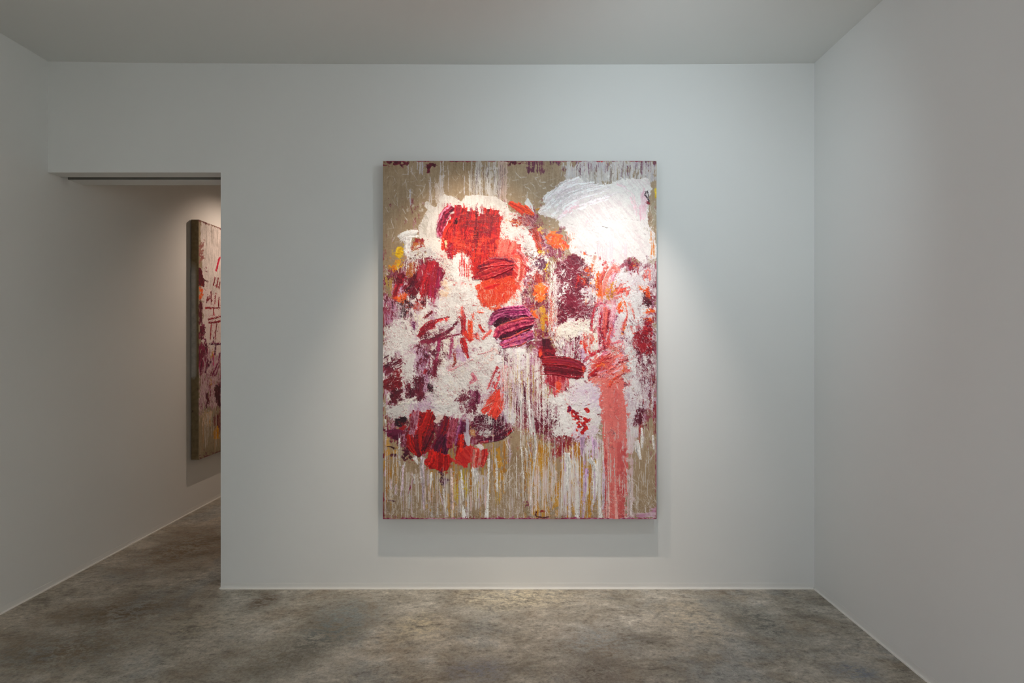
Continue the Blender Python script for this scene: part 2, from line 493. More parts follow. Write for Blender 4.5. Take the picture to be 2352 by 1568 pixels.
        a = np.clip(ww[:, None] * s.S - np.abs(ci - cx[:, None]) + 0.5, 0, 1) * op
        ok = (ci >= 0) & (ci < s.W); ci = np.clip(ci, 0, s.W - 1); a = a * ok
        ri = np.arange(r0, r1)[:, None]
        s.C[ri, ci] = s.C[ri, ci] * (1 - a[..., None]) + np.asarray(col, float) * a[..., None]
        s.Z[ri, ci] += a * h

    def drips(s, x0, x1, y0, y1, n, ln, w, cols, h=0.5, op=(0.7, 1.0), wander=1.0, bulb=0.4):
        rr = s.rng; cols = np.atleast_2d(np.asarray(cols, float))
        for i in range(n):
            y = rr.uniform(y0, y1); l = rr.uniform(*ln)
            c = cols[rr.integers(len(cols))] * rr.uniform(0.94, 1.04)
            s.drip(rr.uniform(x0, x1), y, min(y + l, s.y1), rr.uniform(*w) * rr.uniform(.7, 1), np.clip(c, 0, 255), h, rr.uniform(*op), wander, bulb)

    def scratch(s, x0, x1, y0, y1, n, ln, w, cols, ang=(60, 120), h=0.35, op=(0.5, 1.0)):
        """thin flung threads of paint"""
        rr = s.rng; cols = np.atleast_2d(np.asarray(cols, float))
        for i in range(n):
            x, y = rr.uniform(x0, x1), rr.uniform(y0, y1); l = rr.uniform(*ln)
            t = math.radians(rr.uniform(*ang)); q = (x + l * math.cos(t), y + l * math.sin(t))
            b = s.bb([(x, y), q], 3)
            if b[1] - b[0] < 2 or b[3] - b[2] < 2: continue
            X, Y = s.grid(b)
            dx, dy = q[0] - x, q[1] - y
            k = np.clip(((X - x) * dx + (Y - y) * dy) / (l * l), 0, 1)
            bend = rr.uniform(-.12, .12) * l
            nx, ny = -dy / l, dx / l
            o = bend * 4 * k * (1 - k)
            q2 = np.hypot(X - x - k * dx - o * nx, Y - y - k * dy - o * ny)
            hw = rr.uniform(*w) / 2 * (0.5 + 0.5 * np.sin(np.pi * np.clip(k, .05, .95)))
            a = np.clip((hw - q2) * s.S + 0.5, 0, 1) * rr.uniform(*op)
            s.put(b, a, np.clip(cols[rr.integers(len(cols))], 0, 255), h)

    def warp(s, a2, a4, a10=0.0, poly=None, rest=0.25):
        """drag everything laid down so far a little, so that edges turn ragged like real paint"""
        b = (0, s.H, 0, s.W)
        m = np.ones((s.H, s.W)) if poly is None else rest + (1 - rest) * s.mask(poly, b, 8)
        def d():
            return m * s.S * 2 * (a2 * (s.f(s.N2, b) - .5) + a4 * (s.f(s.N4, b) - .5) + a10 * (s.f(s.N10, b) - .5))
        yy, xx = np.mgrid[0:s.H, 0:s.W]
        yi = np.clip(np.rint(yy + d()).astype(int), 0, s.H - 1); xi = np.clip(np.rint(xx + d()).astype(int), 0, s.W - 1)
        s.C = s.C[yi, xi]; s.Z = s.Z[yi, xi]; s.own = s.own[yi, xi]

    def mask(s, poly, b, blur):
        p = np.asarray(poly, float); X, Y = s.grid(b)
        ins = np.zeros(X.shape, bool)
        for (xa, ya), (xb, yb) in zip(p, np.roll(p, -1, 0)):
            if ya == yb: continue
            ins ^= ((ya > Y) != (yb > Y)) & (X < (xb - xa) * (Y - ya) / (yb - ya) + xa)
        return boxblur(ins.astype(float), blur * s.S)

    def crumbs(s, poly, n=6, dist=12, share=0.10, h=0.5, size='N2'):
        """crumbs of neighbouring colours scattered over each other"""
        b = s.bb(poly, 3); m = s.mask(poly, b, 6)
        for k in range(n):
            t = s.rng.uniform(0, 2 * math.pi); r = s.rng.uniform(0.4, 1) * dist * s.S
            dy, dx = int(r * math.sin(t) * 1.3), int(r * math.cos(t))
            src = np.roll(s.C, (dy, dx), (0, 1))[b[0]:b[1], b[2]:b[3]]
            a = sm(1 - share - 0.05, 1 - share + 0.02, s.f(getattr(s, size), b)) * (s.f(s.N10, b) > 0.35) * m
            s.put(b, a, src, h * (0.5 + s.f(s.N2, b)))

    def islands(s, g):
        """each connected remainder of a daub becomes a daub of its own; crumbs go back to the canvas"""
        out = np.zeros_like(g); hh, ww = g.shape
        flat = g.ravel(); seen = flat == 0; o = out.ravel()
        for st in np.flatnonzero(~seen):
            if seen[st]: continue
            k = flat[st]; comp = [st]; seen[st] = True; j = 0
            while j < len(comp):
                c = comp[j]; j += 1
                x = c % ww
                for n in ((c - 1) if x else -1, (c + 1) if x < ww - 1 else -1, c - ww, c + ww):
                    if 0 <= n < flat.size and not seen[n] and flat[n] == k:
                        seen[n] = True; comp.append(n)
            if len(comp) >= 160:
                i = len(s.names); s.names[i] = s.names[k]; o[comp] = i
        return out

    def build(s, parent, place, mat, zscale=0.001, base=0.0):
        """one mesh per owner; place(xs, ys) maps canvas units to local metres, returns origin function"""
        zz = s.Z * zscale + base
        xs = s.x0 + np.arange(s.W) / s.S; ys = s.y0 + np.arange(s.H) / s.S
        X, Y = np.meshgrid(xs, ys)
        co = place(X, Y, zz).reshape(-1, 3).astype(np.float32)
        c = np.clip(s.C / 255.0, 0, 1)
        lin = np.where(c <= 0.04045, c / 12.92, ((c + 0.055) / 1.055) ** 2.4)
        rgba = np.concatenate([lin, np.ones((s.H, s.W, 1))], 2).reshape(-1, 4).astype(np.float32)
        idx = np.arange(s.H * s.W).reshape(s.H, s.W)
        quads = np.stack([idx[:-1, :-1], idx[1:, :-1], idx[1:, 1:], idx[:-1, 1:]], -1).reshape(-1, 4)
        qown = s.own[:-1, :-1].reshape(-1)
        qown = s.islands(qown.reshape(s.H - 1, s.W - 1)).reshape(-1)
        for i, nm in list(s.names.items()):
            q = quads[qown == i]
            if not len(q): continue
            vi, inv = np.unique(q, return_inverse=True)
            me = bpy.data.meshes.new(nm)
            nq = len(q)
            me.vertices.add(len(vi)); me.vertices.foreach_set('co', co[vi].ravel())
            me.loops.add(nq * 4); me.loops.foreach_set('vertex_index', inv.reshape(-1).astype(np.int32))
            me.polygons.add(nq); me.polygons.foreach_set('loop_start', np.arange(0, nq * 4, 4, dtype=np.int32))
            me.update(calc_edges=True)
            me.polygons.foreach_set('use_smooth', np.ones(nq, bool))
            at = me.color_attributes.new('paint', 'FLOAT_COLOR', 'POINT')
            at.data.foreach_set('color', rgba[vi].ravel())
            obj(nm, me, mat, parent)

def paint_material():
    k = NT('oil_paint')
    at = k.n('ShaderNodeVertexColor', _layer_name='paint')
    co = k.n('ShaderNodeTexCoord').outputs['Object']
    k.l(at.outputs['Color'], k.b.inputs['Base Color'])
    k.b.inputs['Roughness'].default_value = 0.42
    k.b.inputs['Specular IOR Level'].default_value = 0.35
    return k.m
M_PAINT = paint_material()

def linen_material():
    k = NT('raw_linen')
    co = k.n('ShaderNodeTexCoord').outputs['Object']
    n = k.noise(co, 30, 4, 0.6)
    base = k.ramp(n, [(0.3, srgb(136, 120, 92)), (0.7, srgb(154, 138, 108))])
    st = k.ramp(k.noise(co, 9, 5, 0.7), [(0.52, (0, 0, 0)), (0.62, (1, 1, 1))])
    k.l(k.mix(k.math('MULTIPLY', st, 0.75), base, srgb(128, 34, 58)), k.b.inputs['Base Color'])
    k.b.inputs['Roughness'].default_value = 0.85
    return k.m
M_LINEN = linen_material()

# ------------------------------------------------------------------ the large painting on the partition wall
# outlines were read off enlarged views of the photograph; each view has a corner and a scale
VIEW = {'A': (860, 350, 5.226), 'B': (1190, 350, 5.226), 'C': (860, 640, 5.226), 'D': (1190, 640, 5.226),
        'E': (860, 920, 5.226), 'F': (1190, 920, 5.226), 'G': (1040, 560, 8.709), 'H': (1040, 700, 8.709),
        'I': (1320, 580, 9.8), 'J': (1320, 730, 9.8), 'K': (875, 860, 8.709), 'L': (1080, 860, 8.709), 'P': (0, 0, 1.0)}
def q(v, *a):
    x0, y0, k = VIEW[v]
    return [(x0 + a[i] / k, y0 + a[i + 1] / k) for i in range(0, len(a), 2)]
def rect(v, x0, y0, x1, y1):
    return q(v, x0, y0, x1, y0, x1, y1, x0, y1)

WHITE = [(220, 212, 209), (236, 231, 229), (243, 240, 238)]
CREAM = [(232, 221, 206), (241, 234, 222)]
PINKW = [(220, 192, 196), (232, 214, 212), (224, 202, 210)]
LILAC = [(190, 140, 176), (206, 164, 196), (222, 190, 212)]
GREYW = [(196, 190, 192), (214, 208, 206), (226, 220, 216)]
MAROON = [(62, 8, 26), (98, 14, 38), (124, 24, 48)]
CRIM = [(92, 8, 28), (138, 16, 36), (166, 30, 46)]
RED = [(136, 12, 28), (196, 26, 30), (222, 48, 34)]
BRED = [(190, 28, 36), (226, 56, 40), (240, 92, 56), (228, 62, 44)]
ORNG = [(222, 66, 26), (240, 96, 32), (248, 132, 52)]
MAG = [(70, 6, 42), (108, 12, 64), (146, 28, 86), (186, 76, 120)]
CORAL = [(204, 66, 66), (226, 104, 94), (238, 140, 128)]
SALM = [(212, 98, 96), (226, 122, 116), (232, 140, 130)]
PINK = [(214, 110, 134), (226, 150, 164), (240, 190, 198)]
OCHRE = [(176, 112, 26), (204, 142, 36), (214, 160, 70)]
YELL = [(206, 150, 14), (236, 190, 18), (244, 206, 60)]
BLACK = [(34, 6, 16), (54, 8, 22)]
W1, W2, W3 = (241, 237, 233), (226, 219, 216), (210, 188, 202)

PX0, PX1, PY0, PY1 = 879.5, 1507.5, 369.5, 1191.5
P = Paint(PX0, PY0, PX1, PY1, 1.45, 7)
def full():
    return (0, P.H, 0, P.W)

# raw linen, slightly streaked
b = full()
u = np.clip(0.5 + 0.5 * (P.f(P.N30, b) - .5) + 0.45 * (P.f(P.NV, b) - .5) + 0.35 * (P.f(P.N1, b) - .5), 0, 1)
P.C[:] = P.pal([(146, 121, 92), (166, 141, 112), (180, 156, 127)], u)
P.Z[:] = 0.25 * P.f(P.N1, b)
# thin drag marks over the whole cloth
P.drips(PX0, PX1, PY0, PY1, 500, (8, 40), (0.5, 0.9), [(190, 180, 160), (120, 104, 82), (206, 196, 184)], 0.1, (0.12, 0.4), 0.3, 0)

# -------- stains along the top edge
for r in ((110, 100, 380, 165), (640, 110, 720, 240), (1600, 100, 1777, 135)):
    P.blob(rect('A', *r), MAROON, 0.55, 3, 3, 0.3, tex='N2', op=0.85)
for r in ((110, 100, 310, 235), (560, 110, 640, 230), (690, 110, 900, 235), (1370, 100, 1570, 205), (350, 100, 520, 150), (1590, 110, 1665, 200)):
    P.blob(rect('B', *r), [(84, 24, 56), (110, 40, 70)], 0.5, 3, 4, 0.3, tex='NV', op=0.8)
# grey-white wash with runs above the right cloud
P.blob(q('B', 600, 100, 1500, 100, 1650, 120, 1660, 330, 1450, 380, 1200, 360, 780, 380, 640, 300, 590, 180), [(188, 184, 196), (208, 204, 206), (216, 210, 208)], 0.78, 3, 5, 0.3, tex='NV', op=0.8)
P.drips(1330, 1480, 372, 400, 70, (15, 50), (0.8, 2.6), [(220, 214, 210), (206, 200, 204), (140, 120, 104)], 0.3, (0.4, 0.9), 0.6)
P.drips(1320, 1500, 372, 405, 60, (8, 36), (0.6, 1.4), [(150, 134, 112), (120, 96, 90)], 0.1, (0.4, 0.85), 0.7, 0)
P.drips(1306, 1500, 370, 380, 26, (8, 30), (0.8, 2.0), [(96, 36, 66)], 0.2, (0.4, 0.9), 0.6)
P.blob(q('B', 500, 100, 600, 100, 650, 290, 600, 330, 560, 300, 560, 200), [(208, 204, 206)], 0.7, 2, 2, 0.3, tex='NV', op=0.8)
# runs at the top left
P.blob(rect('A', 1135, 105, 1500, 520), [(188, 178, 172), (210, 202, 198)], 0.45, 2, 4, 0.3, tex='NV2', op=0.8)
P.blob(rect('A', 1490, 105, 1590, 640), [(208, 176, 166), (222, 196, 188)], 0.78, 1.5, 3, 0.3, tex='NV2', op=0.8)
P.drips(1076, 1150, 370, 420, 60, (25, 80), (0.8, 2.4), [(216, 208, 204), (228, 222, 218)], 0.4, (0.5, 0.95))
P.drips(1078, 1162, 372, 425, 60, (15, 70), (0.6, 1.3), [(150, 132, 106), (128, 110, 86), (110, 84, 90)], 0.1, (0.5, 0.9), 0.8, 0)
P.blob(q('A', 780, 270, 820, 260, 840, 480, 800, 610, 740, 610, 735, 420), [(206, 188, 176), (222, 208, 198)], 0.8, 2, 3, 0.3, tex='NV2', op=0.85)
for x, a, c, w in ((1011.5, 369, 470, 2.6), (1018, 369, 448, 2.2), (1065, 372, 392, 1.8), (1066, 404, 450, 2.0), (964, 369, 400, 3.4), (969, 372, 402, 3.6), (959, 372, 390, 2), (942, 433, 472, 3.6), (941, 440, 462, 1.6), (1029, 380, 440, 1.3), (938, 378, 402, 1.8), (947, 378, 402, 1.6), (990, 405, 470, 2.2), (986, 415, 480, 1.8)):
    P.drip(x, a, c, w, (216, 208, 210) if w < 3.5 else (200, 192, 206), 0.4, 0.85)
P.scratch(884, 1005, 385, 560, 60, (6, 26), (0.6, 1.4), [W1, W2], (50, 130), 0.3, (0.35, 0.95))
P.scratch(884, 1005, 385, 560, 14, (10, 26), (0.6, 1.2), [W2], (-12, 12), 0.3, (0.35, 0.8))
P.scratch(1000, 1260, 385, 500, 60, (5, 24), (0.6, 1.3), [W1, W2], (30, 150), 0.3, (0.3, 0.9))
P.scratch(1150, 1260, 400, 470, 14, (8, 22), (0.6, 1.3), [W2], (-14, 10), 0.3, (0.3, 0.9))
P.drips(885, 1250, 372, 540, 60, (10, 50), (0.5, 1.0), [(110, 84, 70), (200, 190, 178)], 0.15, (0.2, 0.5), 0.4, 0)

# -------- underpainting of the flower mass
P.blob(q('P', 882, 640, 905, 618, 940, 590, 1000, 580, 1060, 560, 1150, 530, 1215, 470, 1250, 530, 1262, 560, 1290, 590, 1400, 600, 1440, 590, 1507, 620, 1507, 960, 1470, 985, 1440, 960, 1400, 960, 1340, 1010, 1330, 1050, 1290, 1040, 1240, 1000, 1200, 985, 1100, 1020, 1000, 1040, 930, 1040, 888, 1000, 882, 900),
       [(84, 12, 34), (128, 24, 50), (150, 60, 84), (196, 140, 170)], 0.72, 6, 6, 0.8, tex='NV', op=0.95)
P.blob(q('P', 885, 650, 1000, 640, 1160, 700, 1200, 820, 1180, 960, 1000, 960, 890, 900), [(190, 140, 172), (222, 196, 208), (160, 60, 90)], 0.55, 6, 8, 0.6, tex='NV')
P.blob(q('P', 885, 690, 1000, 660, 1080, 640, 1180, 700, 1230, 760, 1200, 860, 1180, 960, 1000, 970, 900, 960, 885, 880), [(206, 170, 190), (230, 218, 219), (240, 234, 231), (243, 238, 235)], 0.74, 6, 8, 0.9, 1.2, tex='N4')
P.blob(q('P', 1290, 700, 1400, 610, 1500, 620, 1505, 900, 1460, 960, 1380, 960, 1290, 930, 1240, 900), [(214, 190, 200), (232, 222, 220), (238, 232, 228)], 0.70, 6, 8, 0.9, 1.2, tex='N4')
# linen gaps and ochre between the masses, centre column
P.blob(q('P', 1236, 500, 1262, 520, 1256, 640, 1262, 700, 1258, 860, 1236, 1000, 1200, 1190, 1290, 1190, 1262, 1010, 1275, 880, 1262, 740, 1275, 600, 1250, 500), [(150, 134, 106), (164, 146, 114), (186, 140, 70)], 0.7, 4, 5, 0.2, tex='NV2')
# ochre runs in the lower part
for r in ((1390, 540, 1560, 930), (110, 380, 160, 900), (225, 480, 280, 1400), (880, 840, 1000, 1400), (600, 850, 680, 1300), (1060, 870, 1130, 1250)):
    P.blob(rect('E', *r), OCHRE, 0.34, 3, 6, 0.2, tex='NV2', op=0.85)
for r in ((80, 310, 190, 720), (190, 560, 640, 1400), (610, 530, 760, 1000), (640, 700, 1000, 1400), (140, 700, 180, 1400)):
    P.blob(rect('F', *r), OCHRE, 0.42, 3, 6, 0.2, tex='NV2', op=0.9)
for _x0, _x1, _n in ((885, 915, 8), (975, 1115, 40), (1120, 1160, 16), (1204, 1222, 7), (1225, 1385, 60)):
    P.drips(_x0, _x1, 1000, 1100, _n, (30, 120), (1.0, 3.6), [(188, 128, 34), (204, 144, 52), (176, 110, 30), (196, 150, 40)], 0.25, (0.5, 0.95), 0.8)
P.drips(1030, 1110, 1060, 1120, 10, (20, 60), (2, 4), [(206, 176, 20)], 0.25, (0.6, 0.9))

# -------- white grounds
P.blob(q('P', 959, 534, 961, 522, 975, 495, 982, 484, 976, 474, 975, 465, 982, 460, 992, 472, 1000, 476, 1011, 463, 1015, 449, 1024, 447, 1044, 454, 1061, 463, 1070, 450, 1099, 449, 1143, 453, 1160, 465, 1170, 484, 1190, 490, 1205, 520, 1205, 560, 1200, 700, 1130, 720, 1100, 700, 1060, 740, 1030, 700, 1012, 620, 990, 590, 960, 575, 940, 570, 965, 550),
       [(216, 205, 198), (230, 222, 216), (237, 231, 226)], 1.0, 2.5, 1.6, 0.5, 0.5, ctex='NV', name='white_paint_field')
P.blob(q('A', 520, 960, 530, 900, 600, 760, 640, 700, 700, 690, 680, 800, 620, 900, 640, 980), [(196, 188, 178), (220, 212, 204)], 0.6, 2, 4, 0.1, tex='NE', op=0.8)
P.stroke(q('A', 330, 1020, 400, 985, 490, 975), 17, [(222, 214, 212), (236, 230, 228)], 1.0, 0, 0.25, 0.5)
P.stroke(q('A', 400, 1040, 395, 1200, 400, 1290), [17, 15, 10], [(214, 206, 206), (230, 224, 224)], 0.6, 0.15, 0.3)
P.drips(928, 948, 585, 600, 9, (15, 60), (1.5, 3), [W2, (222, 212, 220)], 0.5)
# the big white cloud, upper right
P.blob(q('B', 250, 730, 330, 600, 305, 565, 330, 500, 420, 460, 480, 400, 560, 350, 640, 310, 740, 300, 800, 370, 1000, 390, 1200, 345, 1400, 310, 1560, 320, 1590, 400, 1580, 480, 1560, 640, 1570, 800, 1600, 900, 1640, 1000, 1652, 1290, 1560, 1300, 1500, 1360, 1420, 1260, 1300, 1270, 1220, 1330, 1100, 1350, 1000, 1420, 950, 1568, 860, 1420, 800, 1280, 700, 1230, 640, 1220, 600, 1150, 640, 1050, 600, 950, 500, 880, 440, 800, 380, 760),
       [(226, 212, 211), (235, 227, 223), (238, 232, 227)], 1.0, 3, 2.5, 0.35, 0.5, ctex='NE', name='white_paint_cloud')
for a in ((260, 730, 420, 560, 640, 420, 900, 380), (330, 700, 500, 560, 760, 440, 1000, 400), (320, 560, 440, 470, 560, 390, 720, 320), (420, 760, 560, 620, 800, 500, 1100, 420), (480, 800, 640, 660, 900, 560, 1200, 480)):
    P.stroke(q('B', *a), [8, 20, 20, 10], [(226, 206, 212), (236, 224, 227), (241, 233, 232)], 0.7, 0.42, 0.4)
for a in ((340, 520, 420, 480, 480, 410, 560, 350), (310, 590, 340, 520, 400, 480), (270, 720, 340, 640, 420, 560)):
    P.stroke(q('B', *a), 5, [(236, 224, 226), (244, 238, 238)], 0.8, 0.2, 0.3)
for a, w in (((1220, 390, 1340, 470, 1400, 570, 1420, 740), 5), ((560, 740, 640, 690, 720, 640), 12), ((1200, 380, 1280, 410), 7), ((830, 840, 840, 780), 6), ((1360, 540, 1420, 660), 9)):
    P.stroke(q('B', *a), w, [(232, 176, 188), (240, 214, 216)], 0.3, 0.5, 0.5, op=0.75)
P.blob(q('B', 1450, 480, 1500, 470, 1550, 640, 1560, 800, 1460, 810, 1450, 640), [(224, 156, 178), (236, 190, 202), (242, 214, 220)], 0.8, 3, 3, 0.4, tex='NV', op=0.9)
P.drips(1370, 1440, 545, 575, 26, (20, 50), (1.2, 3), [(238, 212, 218), (234, 200, 210)], 0.3, (0.4, 0.8))
P.stroke(q('B', 1540, 470, 1525, 520, 1560, 560, 1575, 610), 3.2, [(50, 24, 34), (96, 60, 66)], 0.6, 0.25)
P.stroke(q('B', 1555, 470, 1565, 540, 1575, 580), 2.2, [(60, 40, 44)], 0.5, 0.3)
P.stroke(q('B', 1540, 595, 1575, 612), 5, [(130, 20, 36)], 1.0)
P.stroke(q('B', 1645, 440, 1652, 500, 1650, 550), 4, YELL, 0.5, 0.2)
P.stroke(q('B', 1010, 890, 1075, 905), 1.5, [(120, 112, 112)], 0.2)
P.scratch(1270, 1490, 500, 600, 50, (3, 10), (0.5, 1.0), [(150, 130, 130), (226, 206, 206)], (-30, 40), 0.2, (0.3, 0.8))
P.blob(q('B', 1560, 640, 1655, 640, 1655, 860, 1600, 900, 1580, 760), [(158, 142, 116), (180, 168, 144)], 0.6, 3, 4, 0.1, tex='NV', op=0.8)
P.scratch(1485, 1506, 470, 600, 34, (8, 22), (0.7, 1.8), [W1, W2], (50, 130), 0.4, (0.5, 1))
P.drips(1494, 1506, 520, 580, 8, (14, 40), (1.5, 4), [(222, 160, 60), (226, 120, 40)], 0.3, (0.4, 0.8))
P.blob(q('B', 70, 600, 110, 550, 150, 600, 195, 730, 140, 690, 90, 640), [(214, 216, 220), (230, 230, 230)], 1.0, 1, 1, 0.5)
P.drip(1211, 440, 456, 1.6, W2, 0.4)

# -------- large white scumbles through the middle
P.blob(q('C', 720, 440, 800, 330, 870, 230, 900, 60, 960, 20, 1160, 30, 1200, 120, 1240, 250, 1300, 340, 1420, 420, 1400, 520, 1340, 620, 1260, 560, 1100, 560, 1000, 500, 900, 560, 800, 560), WHITE, 0.95, 5, 4, 1.8, 1.3, ctex='N4', name='white_paint_patch')
P.flecks(q('C', 780, 200, 1240, 120, 1380, 480, 1340, 640, 1000, 560, 800, 460), [(190, 50, 50), (120, 40, 50)], 0.07, 'N2', 0.3, 0.52)
P.blob(q('C', 118, 560, 170, 510, 300, 490, 410, 500, 460, 640, 480, 780, 440, 860, 320, 900, 200, 920, 118, 900), WHITE, 0.95, 5, 4, 1.6, 1.2, name='white_paint_patch')
P.flecks(q('C', 130, 520, 460, 520, 470, 900, 130, 900), [(120, 70, 80), (190, 90, 100)], 0.06, 'N2', 0.3, 0.5)
P.blob(q('C', 430, 420, 500, 400, 560, 440, 540, 620, 520, 660, 490, 520), CREAM, 0.9, 4, 3, 1.4, 1.2)
P.blob(q('C', 1440, 640, 1560, 700, 1560, 860, 1600, 980, 1440, 1050, 1300, 1250, 1290, 1450, 1000, 1490, 900, 1568, 730, 1568, 660, 1400, 700, 1250, 740, 1180, 880, 1100, 1080, 1000, 1240, 920, 1250, 760, 1330, 700), WHITE, 0.93, 6, 5, 2.0, 1.4, ctex='NE', name='white_paint_patch')
P.blob(q('E', 730, 0, 1030, 0, 1060, 120, 1000, 190, 900, 170, 720, 150, 640, 60), WHITE, 0.9, 5, 5, 1.6, 1.3, name='white_paint_patch')
P.flecks(q('C', 700, 1050, 1400, 900, 1300, 1400, 740, 1540), [(196, 90, 110), (150, 60, 80)], 0.08, 'ND', 0.2, 0.50)
P.flecks(q('C', 700, 1050, 1400, 900, 1300, 1400, 740, 1540), [(240, 228, 214)], 0.10, 'N2', 1.4, 0.48)
P.blob(q('C', 640, 640, 900, 600, 1000, 720, 900, 980, 780, 1000, 640, 900), [(236, 222, 204), (240, 230, 222)], 0.62, 6, 6, 1.2, 1.2, tex='N4')
P.blob(rect('C', 330, 880, 480, 1420), WHITE, 0.8, 4, 4, 1.0, 1.2, tex='NV')
P.blob(q('C', 470, 780, 560, 800, 660, 900, 640, 1200, 600, 1460, 540, 1460, 500, 1300, 480, 1000), LILAC, 0.72, 5, 5, 0.6, 1, tex='NV')
P.blob(q('C', 960, 760, 1060, 840, 1100, 980, 1040, 1000, 960, 940), LILAC, 0.7, 4, 4, 0.5, tex='NV')
P.blob(q('E', 130, 130, 150, 70, 250, 60, 420, 50, 440, 180, 400, 220, 300, 260, 220, 240, 160, 180), GREYW, 0.9, 6, 4, 1.0, 1.2, tex='ND')
P.blob(rect('E', 420, 20, 720, 140), [(222, 216, 212), (204, 170, 196)], 0.75, 5, 4, 1.0, 1.2)
P.stroke(q('K', 330, 600, 500, 560, 720, 490), 5, CREAM, 2.2, 0.1, 0.5)
# right half whites
P.blob(q('D', 450, 620, 540, 560, 640, 480, 760, 500, 860, 480, 870, 620, 970, 700, 970, 850, 900, 880, 860, 720, 780, 640, 700, 700, 640, 760, 560, 860, 520, 860, 500, 760), CREAM, 0.94, 5, 3, 1.8, 1.3, name='white_paint_patch')
P.blob(q('D', 1160, 120, 1300, 60, 1500, 150, 1540, 330, 1530, 500, 1380, 560, 1250, 520, 1160, 420, 1240, 250), WHITE, 0.93, 5, 4, 1.4, 1.2, ctex='NH', name='white_paint_patch')
P.blob(q('D', 1200, 420, 1400, 520, 1400, 640, 1380, 800, 1420, 900, 1400, 1150, 1300, 1200, 1250, 1050, 1280, 880, 1300, 780), WHITE, 0.9, 5, 4, 1.2, 1.2, name='white_paint_patch')
P.flecks(q('D', 1240, 820, 1420, 820, 1420, 1200, 1240, 1200), [(88, 70, 82), (130, 110, 116)], 0.07, 'N2', 0.3, 0.42)
P.blob(q('D', 940, 300, 1160, 300, 1250, 560, 1240, 700, 1100, 760, 960, 700), PINKW, 0.75, 5, 5, 0.8, 1, tex='NV')
P.blob(q('B', 950, 1320, 1200, 1290, 1300, 1460, 1500, 1450, 1640, 1300, 1650, 1568, 960, 1568), [(228, 220, 220), (240, 232, 230)], 0.7, 6, 6, 0.8, 1.1, tex='NV')
P.drips(1460, 1505, 585, 640, 40, (20, 70), (1, 2.6), [(220, 206, 208), (170, 130, 140), W1], 0.4, (0.5, 0.9))
P.blob(q('L', 1480, 430, 1640, 440, 1900, 340, 1916, 900, 1750, 1120, 1640, 960, 1510, 900, 1440, 640), WHITE, 0.94, 5, 4, 1.2, 1.2, name='white_paint_patch')
P.blob(q('F', 330, 0, 560, 0, 980, 0, 980, 400, 900, 470, 760, 420, 640, 450, 480, 440, 380, 330, 330, 180), WHITE, 0.9, 6, 5, 1.3, 1.2, name='white_paint_patch')
P.blob(q('F', 600, 200, 760, 330, 1000, 300, 1010, 700, 880, 720, 740, 560, 620, 420), [(206, 172, 200), (226, 206, 218), (236, 228, 228)], 0.7, 5, 6, 0.6, 1, tex='NV')
P.blob(q('D', 740, 1250, 980, 1250, 980, 1568, 560, 1568, 600, 1380), [(214, 188, 210), (232, 224, 226)], 0.75, 6, 5, 0.8, 1.1)
P.blob(q('D', 1270, 1200, 1420, 1150, 1640, 1200, 1640, 1568, 1260, 1568), [(198, 170, 184), (226, 220, 222), (236, 230, 228)], 0.72, 5, 5, 0.7, 1, tex='NV')
P.blob(q('F', 1270, 0, 1500, 0, 1480, 320, 1340, 700, 1300, 600), [(206, 184, 194), (228, 222, 222)], 0.75, 4, 5, 0.7, 1, tex='NV')

for _pl, _cv in ((q('K', 440, 120, 640, 60, 900, 140, 860, 520, 540, 500), 0.50), (q('K', 1500, 440, 1916, 330, 1916, 760, 1640, 800), 0.55), (q('L', 540, 140, 1140, 120, 1120, 700, 780, 1000, 520, 900), 0.55), (q('L', 1180, 260, 1500, 280, 1640, 1000, 1560, 1300, 1240, 1000), 0.60),
                 (q('C', 118, 240, 460, 240, 440, 520, 118, 540), 0.50), (q('C', 460, 640, 900, 640, 760, 1180, 500, 1160), 0.34), (q('D', 480, 720, 780, 720, 760, 960, 500, 940), 0.5), (q('D', 1420, 880, 1640, 880, 1640, 1568, 1480, 1300), 0.36), (q('J', 1320, 40, 1800, 0, 1800, 900, 1380, 860), 0.3), (q('D', 680, 140, 960, 200, 960, 440, 700, 480), 0.45), (q('C', 1440, 60, 1440, 60, 1777, 1000, 1560, 1040, 1777, 1568, 1560, 1568), 0.4)):
    P.blob(_pl, [(66, 8, 28), (96, 14, 38), (124, 26, 52)], _cv, 5, 5, 0.5, tex='NV', op=0.95)
MASS = q('P', 885, 600, 960, 560, 1160, 480, 1240, 500, 1300, 580, 1420, 600, 1505, 600, 1505, 950, 1440, 990, 1300, 1060, 1200, 1000, 1060, 1010, 900, 1040, 884, 800)
P.warp(1.2, 2.6, 2.0, MASS)
P.crumbs(MASS, 5, 16, 0.05, 0.3)

# -------- dark maroon passages
P.blob(q('C', 120, 960, 240, 900, 320, 960, 320, 1090, 220, 1150, 120, 1180), MAROON, 0.7, 4, 4, 0.6, tex='ND')
P.blob(q('C', 120, 1200, 200, 1120, 330, 1085, 325, 1290, 240, 1340, 190, 1330, 118, 1310), [(96, 6, 20), (130, 10, 26), (146, 18, 32)], 1.0, 4, 2, 1.2, name='paint_daub')
P.scratch(885, 925, 815, 885, 22, (4, 14), (0.7, 2.2), [W1, (228, 214, 210)], (-60, -25), 0.8, (0.7, 1))
P.blob(q('C', 220, 1330, 330, 1300, 320, 1480, 150, 1510, 200, 1420), [(70, 6, 24), (104, 10, 30)], 0.95, 4, 3, 0.7)
P.blob(rect('C', 380, 1240, 460, 1440), MAROON, 0.75, 4, 3, 0.5, tex='NV')
P.blob(rect('C', 480, 1180, 580, 1440), MAROON, 0.65, 4, 3, 0.5, tex='NV')
